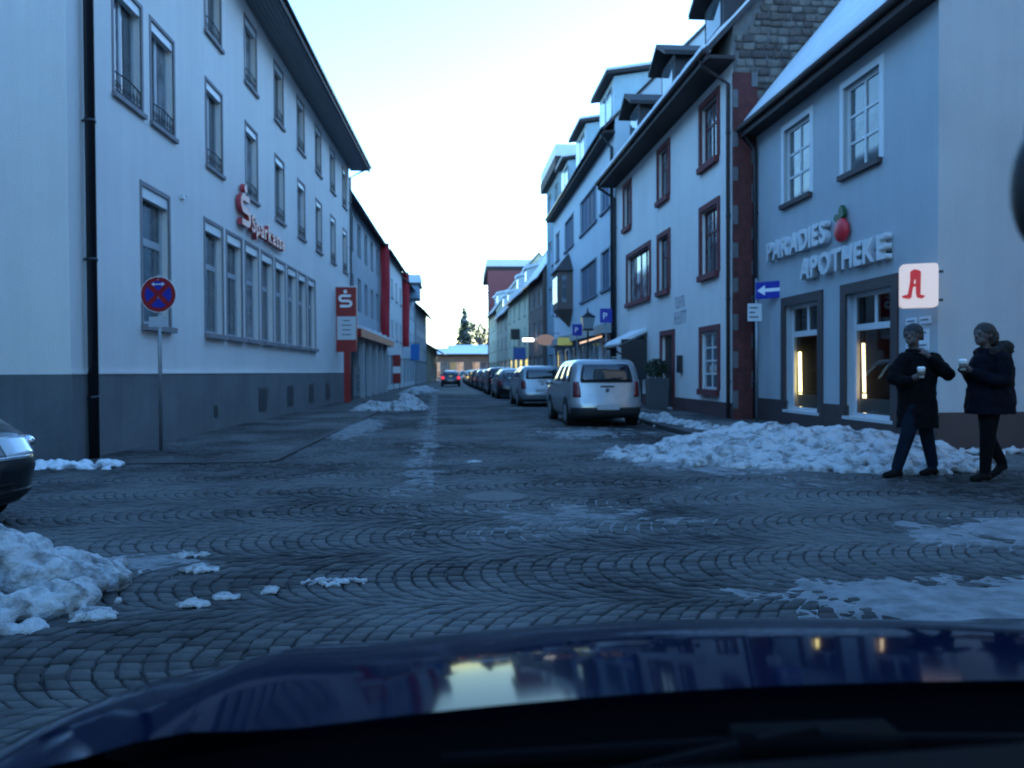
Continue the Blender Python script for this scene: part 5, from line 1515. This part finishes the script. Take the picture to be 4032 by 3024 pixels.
ICE = pbr('slush_film', (0.23, 0.235, 0.24), 0.85, spec=.2, col2=(0.13, 0.133, 0.136), vscale=6, mixlo=.35, mixhi=.65, bump=.6, bscale=35)
FILM = pbr('frost_film', (0.20, 0.205, 0.21), 0.85, spec=.2, col2=(0.10, 0.10, 0.103), vscale=9, mixlo=.35, mixhi=.65, bump=.6, bscale=35)
def slush(label, mask, box, cell, thr, seed, amp=.020, nsc=2.6, base=-.008, name='slush', mat=None):
    x0, x1, y0, y1 = box
    nx_, ny_ = int((x1 - x0) / cell), int((y1 - y0) / cell)
    H = np.zeros((nx_ + 1, ny_ + 1))
    for i in range(nx_ + 1):
        for j in range(ny_ + 1):
            x, y = x0 + i * cell, y0 + j * cell
            mk = mask(x, y)
            if mk <= 0: H[i, j] = -1; continue
            n_ = noise.noise((x * nsc, y * nsc, seed)) + .6 * noise.noise((x * nsc * 2.7, y * nsc * 2.7, seed + 3)) + .5 * noise.noise((x * nsc * 7, y * nsc * 7, seed + 9))
            H[i, j] = mk + .55 * n_ - thr
    vid = {}; vs = []; fs = []
    def V(i, j):
        if (i, j) not in vid:
            vid[(i, j)] = len(vs); vs.append((x0 + i * cell, y0 + j * cell, base + amp * min(1, max(-.2, H[i, j] * 1.6))))
        return vid[(i, j)]
    for i in range(nx_):
        for j in range(ny_):
            if max(H[i, j], H[i + 1, j], H[i, j + 1], H[i + 1, j + 1]) > 0 and min(H[i, j], H[i + 1, j], H[i, j + 1], H[i + 1, j + 1]) > -.5:
                fs.append((V(i, j), V(i + 1, j), V(i + 1, j + 1), V(i, j + 1)))
    o = MB().add(vs, fs).build(name, mat or ICE, None, smooth=True)
    tag(o, label, 'slush', kind='stuff')
    return o
def ell(x, y, cx, cy, a, b, rot=0):
    dx, dy = x - cx, y - cy
    c, s_ = math.cos(rot), math.sin(rot)
    return 1 - math.hypot((dx * c + dy * s_) / a, (-dx * s_ + dy * c) / b)
slush('wide thin sheet of trodden snow right before the bonnet', lambda x, y: 1.6 * ell(x, y, 3.5, 4.0, 2.2, .72, -.10), (1.3, 5.8, 3.1, 5.0), .022, .22, 1, amp=.03)
slush('second thin sheet of trodden snow at the right edge of the crossing', lambda x, y: 1.6 * ell(x, y, 5.2, 5.65, 1.9, .95, -.12), (3.2, 7.4, 4.6, 6.8), .026, .18, 2, amp=.03)
slush('slushy fringe spreading from the large snow heap', lambda x, y: 1.5 * ell(x, y, 3.6, 11.3, 1.7, 2.4, .25), (1.6, 5.6, 8.8, 14.2), .035, .30, 3, amp=.035)
slush('patchy slush on the cobbles along the left kerb', lambda x, y: 1.3 * ell(x, y, -2.45, 18.5, .8, 5.2, .03), (-3.6, -1.4, 13, 24), .04, .42, 4, amp=.03)
slush('pale frosty rut running down the middle of the street', lambda x, y: (.95 * max(0, 1 - abs(x + .55 + (y - 9) * .030) / .42) ** .7 + .25 * max(0, 1 - abs(x + .40 + (y - 9) * .030) / .07)) * min(1, max(0, (y - 5.6) / 4)), (-2.6, .3, 5.6, 44), .035, .52, 5, amp=.014, nsc=3.2, mat=FILM)
slush('thin frosty film on the cobbles round the manhole', lambda x, y: .85 * ell(x, y, 1.0, 6.9, 2.2, 1.5), (-1.3, 3.3, 5.3, 8.5), .028, .45, 6, amp=.010, nsc=3.4, mat=FILM)
slush('thin frosty film across the crossing in front of the heap', lambda x, y: .8 * ell(x, y, 3.6, 8.4, 2.6, 1.0), (.9, 6.3, 7.3, 9.5), .03, .45, 16, amp=.010, nsc=3.0, mat=FILM)
slush('thin icy film near the lumpy near heap', lambda x, y: 1.1 * ell(x, y, -2.2, 5.4, .9, .5), (-3.2, -1.2, 4.8, 6.0), .025, .45, 7, amp=.016)
slush('thin slush between the parked cars and the crossing', lambda x, y: 1.1 * ell(x, y, 2.6, 16.2, 2.2, 2.6), (.4, 4.4, 13.4, 18.6), .04, .45, 8, amp=.02)

# ------------------------------------------------------------------ two walkers with paper cups
COAT1 = pbr('coat_black', (0.0045, 0.0045, 0.006), 0.95, spec=.12, var=.35, vscale=9, bump=.5, bscale=14)
COAT2 = pbr('coat_navy', (0.004, 0.005, 0.010), 0.95, spec=.12, var=.35, vscale=9, bump=.5, bscale=14)
JEANS = pbr('jeans_dark', (0.008, 0.013, 0.024), 0.95, spec=.1, var=.3, vscale=10, bump=.4, bscale=20)
TROU = pbr('trousers_black', (0.004, 0.004, 0.005), 0.95, spec=.1, bump=.4, bscale=20)
SHOE = pbr('shoe_dark', (0.006, 0.005, 0.005), 0.85, spec=.15)
SKIN = pbr('skin', (0.085, 0.058, 0.052), 0.6, var=.1, vscale=12)
HAIR = pbr('hair_dark', (0.018, 0.015, 0.014), 0.7, var=.4, vscale=30, bump=.6, bscale=60)
HAIR2 = pbr('hair_brown', (0.022, 0.016, 0.013), 0.7, var=.4, vscale=30, bump=.6, bscale=60)
FUR = pbr('hood_fur', (0.022, 0.017, 0.014), 0.95, var=.5, vscale=25, bump=1.0, bscale=60)
def cone(m, p0, p1, r0, r1, sq=1.0):
    p0, p1 = Vector(p0), Vector(p1)
    m.ball(p0, r0, 12, 8); m.ball(p1, r1, 12, 8); m.tube([p0, p1], [r0, r1], 14)
def chain(m, pts):
    for (a, ra), (b, rb) in zip(pts, pts[1:]): cone(m, a, b, ra, rb)
def finish(m, voxel, mat_of, mats, name, parent, smooth=3, cut=None):
    me = remeshed(m, voxel, smooth)
    if cut is not None:
        bm = bmesh.new(); bm.from_mesh(me)
        bmesh.ops.bisect_plane(bm, geom=bm.verts[:] + bm.edges[:] + bm.faces[:], plane_co=(0, 0, cut), plane_no=(0, 0, 1), clear_inner=True)
        bmesh.ops.holes_fill(bm, edges=[e for e in bm.edges if e.is_boundary])
        bm.to_mesh(me); bm.free()
    for mm in mats: me.materials.append(mm)
    if mat_of: me.polygons.foreach_set('material_index', [mat_of(p.center) for p in me.polygons])
    me.polygons.foreach_set('use_smooth', [True] * len(me.polygons))
    return put(name, me, parent)
def hand(m, wrist, palm, fdir, curl, side):
    """palm block with four curled fingers and a thumb leaving its side"""
    w, p = Vector(wrist), Vector(palm)
    f = Vector(fdir).normalized(); c = Vector(curl).normalized(); s_ = f.cross(c).normalized() * side
    cone(m, w, p, .028, .034)
    for k, (o, L_) in enumerate(((-.030, .040), (-.010, .046), (.011, .043), (.030, .034))):
        b = p + s_ * o + f * .018
        k1 = b + f * L_ * .9 + c * .006; k2 = k1 + (f * .4 + c).normalized() * L_ * .7; k3 = k2 + (c - f * .5).normalized() * L_ * .5
        chain(m, [(b, .0105), (k1, .010), (k2, .009), (k3, .008)])
    t0 = p - s_ * .03 - f * .01; t1 = t0 - s_ * .022 + f * .022 + c * .012; t2 = t1 + f * .018 + c * .028
    chain(m, [(t0, .013), (t1, .011), (t2, .009)])
def head(m, c, fwd, r=.098):
    c = Vector(c); f = Vector(fwd).normalized(); s_ = f.cross(Vector((0, 0, 1))).normalized()
    m.ball(c + Vector((0, 0, .018)), r, 18, 14, sq=(1.0, 1.0, 1.12))
    m.ball(c + f * .030 + Vector((0, 0, -.055)), r * .72, 16, 12, sq=(1, 1, .95))
    cone(m, c + f * .092 + Vector((0, 0, .012)), c + f * .112 + Vector((0, 0, -.022)), .010, .015)
    cone(m, c + f * .078 + Vector((0, 0, -.098)), c + f * .085 + Vector((0, 0, -.094)), .022, .02)
    for q in (-1, 1):
        m.ball(c + s_ * q * r * 1.0 - f * .008 + Vector((0, 0, -.008)), .026, 8, 6, sq=(.7, .7, 1.2))
    cone(m, c + f * .095 + s_ * .018 + Vector((0, 0, -.066)), c + f * .095 - s_ * .018 + Vector((0, 0, -.066)), .0085, .0085)
    cone(m, c + f * .088 + s_ * .035 + Vector((0, 0, .034)), c + f * .088 - s_ * .035 + Vector((0, 0, .034)), .011, .011)
def loft(m, rings, n=22):
    vs = []; fs = []
    for (cx_, cy_, z, rx, ry) in rings:
        for k in range(n):
            a = 2 * math.pi * k / n; vs.append((cx_ + rx * math.cos(a), cy_ + ry * math.sin(a), z))
    for j in range(len(rings) - 1):
        for k in range(n): fs.append((j * n + k, j * n + (k + 1) % n, (j + 1) * n + (k + 1) % n, (j + 1) * n + k))
    fs.append(tuple(range(n))[::-1]); fs.append(tuple(range((len(rings) - 1) * n, len(rings) * n)))
    m.add(vs, fs)
def face_bits(root, c, fwd):
    c = Vector(c); f = Vector(fwd).normalized(); s_ = f.cross(Vector((0, 0, 1))).normalized()
    for q in (-1, 1):
        MB().ball(c + f * .088 + s_ * q * .034 + Vector((0, 0, .012)), .011, 10, 8).build('eye', HAIR, root, smooth=True)

def cup(label, loc, tilt=0):
    r = empty('coffee_cup', loc); tag(r, label, 'cup', 'paper cups the walkers hold')
    r.rotation_euler = (0, tilt, 0)
    MB().tube([(0, 0, -.06), (0, 0, .045)], [.031, .042], 18).build('cup_body', pbr('paper_cup', (.55, .53, .50), .7), r, smooth=True)
    MB().tube([(0, 0, -.035), (0, 0, .022)], [.0345, .0415], 18).build('sleeve', pbr('cup_sleeve', (.16, .12, .09), .8), r, smooth=True)
    MB().tube([(0, 0, .045), (0, 0, .056), (0, 0, .06), (0, 0, .072)], [.045, .045, .039, .036], 18).build('lid', WHITE_SIGN, r, smooth=True)

# left walker: heading left, turned a little to the viewer
w1 = empty('person', (5.47, 9.02, 0)); tag(w1, 'walker in a black jacket and dark jeans raising one arm, nearest the snow heap', 'person', 'two walkers with cups')
f1 = (-.80, -.60, 0)
m = MB()
chain(m, [((.06, 0, .98), .145), ((.05, 0, 1.12), .14), ((.03, 0, 1.32), .155), ((.02, 0, 1.46), .09), ((-.005, -.01, 1.56), .058), ((-.02, -.02, 1.66), .06)])
chain(m, [((-.03, -.06, .94), .11), ((-.12, -.08, .52), .084), ((-.235, -.05, .12), .066)])
chain(m, [((.12, .06, .94), .11), ((.21, .08, .53), .084), ((.305, .10, .14), .066)])
for (ank, toe) in (((-.235, -.05, .06), (-.41, -.10, .035)), ((.305, .10, .075), (.15, .06, .035))):
    chain(m, [(ank, .050), ((ank[0] * .5 + toe[0] * .5, ank[1] * .5 + toe[1] * .5, .045), .047), (toe, .036)])
    m.ball((ank[0] + .035, ank[1], .045), .044, 10, 8)
hand(m, (-.22, -.26, 1.17), (-.16, -.31, 1.22), (1, .1, .1), (.1, .9, .1), 1)
hand(m, (.06, -.225, 1.45), (.015, -.205, 1.50), (-.5, .2, 1), (-.4, .6, 0), -1)
head(m, (-.03, -.03, 1.715), f1)
def mat1(c):
    if c.z < .085 : return 2
    if c.z < 1.0: return 1
    return 0
finish(m, .011, mat1, [SKIN, JEANS, SHOE], 'body', w1)
face_bits(w1, (-.03, -.03, 1.715), f1)
m = MB()
loft(m, [(.05, 0, .56, .235, .19), (.05, 0, .64, .24, .195), (.045, 0, .80, .24, .195), (.04, 0, .95, .225, .185), (.04, 0, 1.08, .225, .185), (.035, 0, 1.22, .24, .19), (.03, 0, 1.34, .245, .185), (.025, 0, 1.43, .215, .16), (.01, 0, 1.50, .13, .115), (0, 0, 1.54, .09, .09)])
chain(m, [((-.155, -.05, 1.43), .088), ((-.315, -.10, 1.20), .076), ((-.27, -.17, 1.17), .070), ((-.20, -.27, 1.18), .054)])
chain(m, [((.215, -.04, 1.43), .092), ((.33, -.15, 1.25), .082), ((.27, -.20, 1.28), .076), ((.09, -.235, 1.42), .054)])
m.tube([(0, 0, 1.47), (-.01, -.005, 1.56)], [.10, .085], 16)
o = finish(m, .013, None, [COAT1], 'jacket', w1, 4, cut=.60); ruffle(o.data, .017, 7, 3, floor=.3); ruffle(o.data, .007, 19, 4, floor=.3)
m = MB(); m.ball((-.015, -.015, 1.755), .112, 18, 14, sq=(1.02, 1.02, 1.0)); m.ball((.03, .015, 1.70), .095, 14, 10, sq=(1, 1, 1.1))
hr = finish(m, .010, None, [HAIR], 'hair', w1, 2, cut=1.66); ruffle(hr.data, .006, 30, 1, floor=0)
cup('white-lidded paper cup held against the black jacket', (5.47 - .105, 9.02 - .325, 1.265))

# right walker: profile to the left, long navy coat with fur hood
w2 = empty('person', (6.12, 8.62, 0)); tag(w2, 'walker in a long navy coat with a fur-trimmed hood, at the right edge', 'person', 'two walkers with cups')
f2 = (-.97, -.22, 0)
m = MB()
chain(m, [((.03, 0, .96), .145), ((.04, 0, 1.15), .14), ((.04, 0, 1.33), .15), ((.02, 0, 1.46), .09), ((-.02, 0, 1.56), .056), ((-.04, 0, 1.64), .058)])
chain(m, [((.0, -.07, .92), .115), ((-.045, -.07, .50), .080), ((-.065, -.06, .12), .058)])
chain(m, [((.05, .07, .92), .115), ((.06, .07, .50), .080), ((.235, .07, .20), .058)])
chain(m, [((-.065, -.06, .065), .050), ((-.14, -.07, .045), .046), ((-.23, -.08, .034), .034)]); m.ball((-.03, -.06, .045), .044, 10, 8)
chain(m, [((.235, .07, .165), .050), ((.17, .07, .09), .045), ((.10, .07, .040), .034)]); m.ball((.262, .07, .15), .042, 10, 8)
hand(m, (-.29, -.14, 1.27), (-.335, -.155, 1.31), (-.4, .2, 1), (-.7, .6, .1), 1)
hand(m, (-.27, .0, 1.25), (-.325, -.04, 1.28), (-.8, -.3, .6), (-.5, -.6, .2), -1)
head(m, (-.055, -.005, 1.70), f2)
def mat2(c):
    if c.z < .09 or (c.x > .08 and c.z < .235 and c.y > 0.02): return 2
    if c.z < 1.0: return 1
    return 0
finish(m, .011, mat2, [SKIN, TROU, SHOE], 'body', w2)
face_bits(w2, (-.055, -.005, 1.70), f2)
m = MB()
loft(m, [(.03, 0, .72, .275, .22), (.035, 0, .80, .28, .225), (.04, 0, .95, .275, .22), (.04, 0, 1.08, .255, .205), (.045, 0, 1.2, .25, .205), (.045, 0, 1.33, .255, .21), (.045, 0, 1.43, .22, .19), (.03, 0, 1.50, .14, .13), (.0, 0, 1.55, .09, .09)])
chain(m, [((.05, -.19, 1.42), .092), ((.04, -.235, 1.18), .082), ((-.05, -.22, 1.16), .076), ((-.27, -.15, 1.26), .056)])
chain(m, [((.05, .18, 1.42), .092), ((.05, .22, 1.18), .080), ((-.08, .14, 1.17), .07), ((-.25, .01, 1.24), .056)])
o = finish(m, .013, None, [COAT2], 'coat', w2, 4, cut=.78); ruffle(o.data, .017, 7, 5, floor=.3); ruffle(o.data, .007, 19, 6, floor=.3)
m = MB()
chain(m, [((-.02, -.14, 1.50), .05), ((.13, -.13, 1.55), .07), ((.22, 0, 1.55), .085), ((.13, .13, 1.55), .07), ((-.02, .14, 1.50), .05)])
m.ball((.17, 0, 1.46), .12, 14, 10, sq=(.8, 1, 1.1))
hd_ = finish(m, .012, None, [FUR], 'hood', w2, 1); ruffle(hd_.data, .022, 40, 8, floor=0)
m = MB(); m.ball((-.03, 0, 1.74), .112, 18, 14, sq=(1.05, 1.02, .98)); m.ball((.04, 0, 1.67), .095, 14, 10, sq=(.9, 1, 1.2))
hr = finish(m, .010, None, [HAIR2], 'hair', w2, 2, cut=1.58); ruffle(hr.data, .006, 30, 2, floor=0)
cup('paper cup held out by the walker in the navy coat', (6.12 - .385, 8.62 - .13, 1.35))
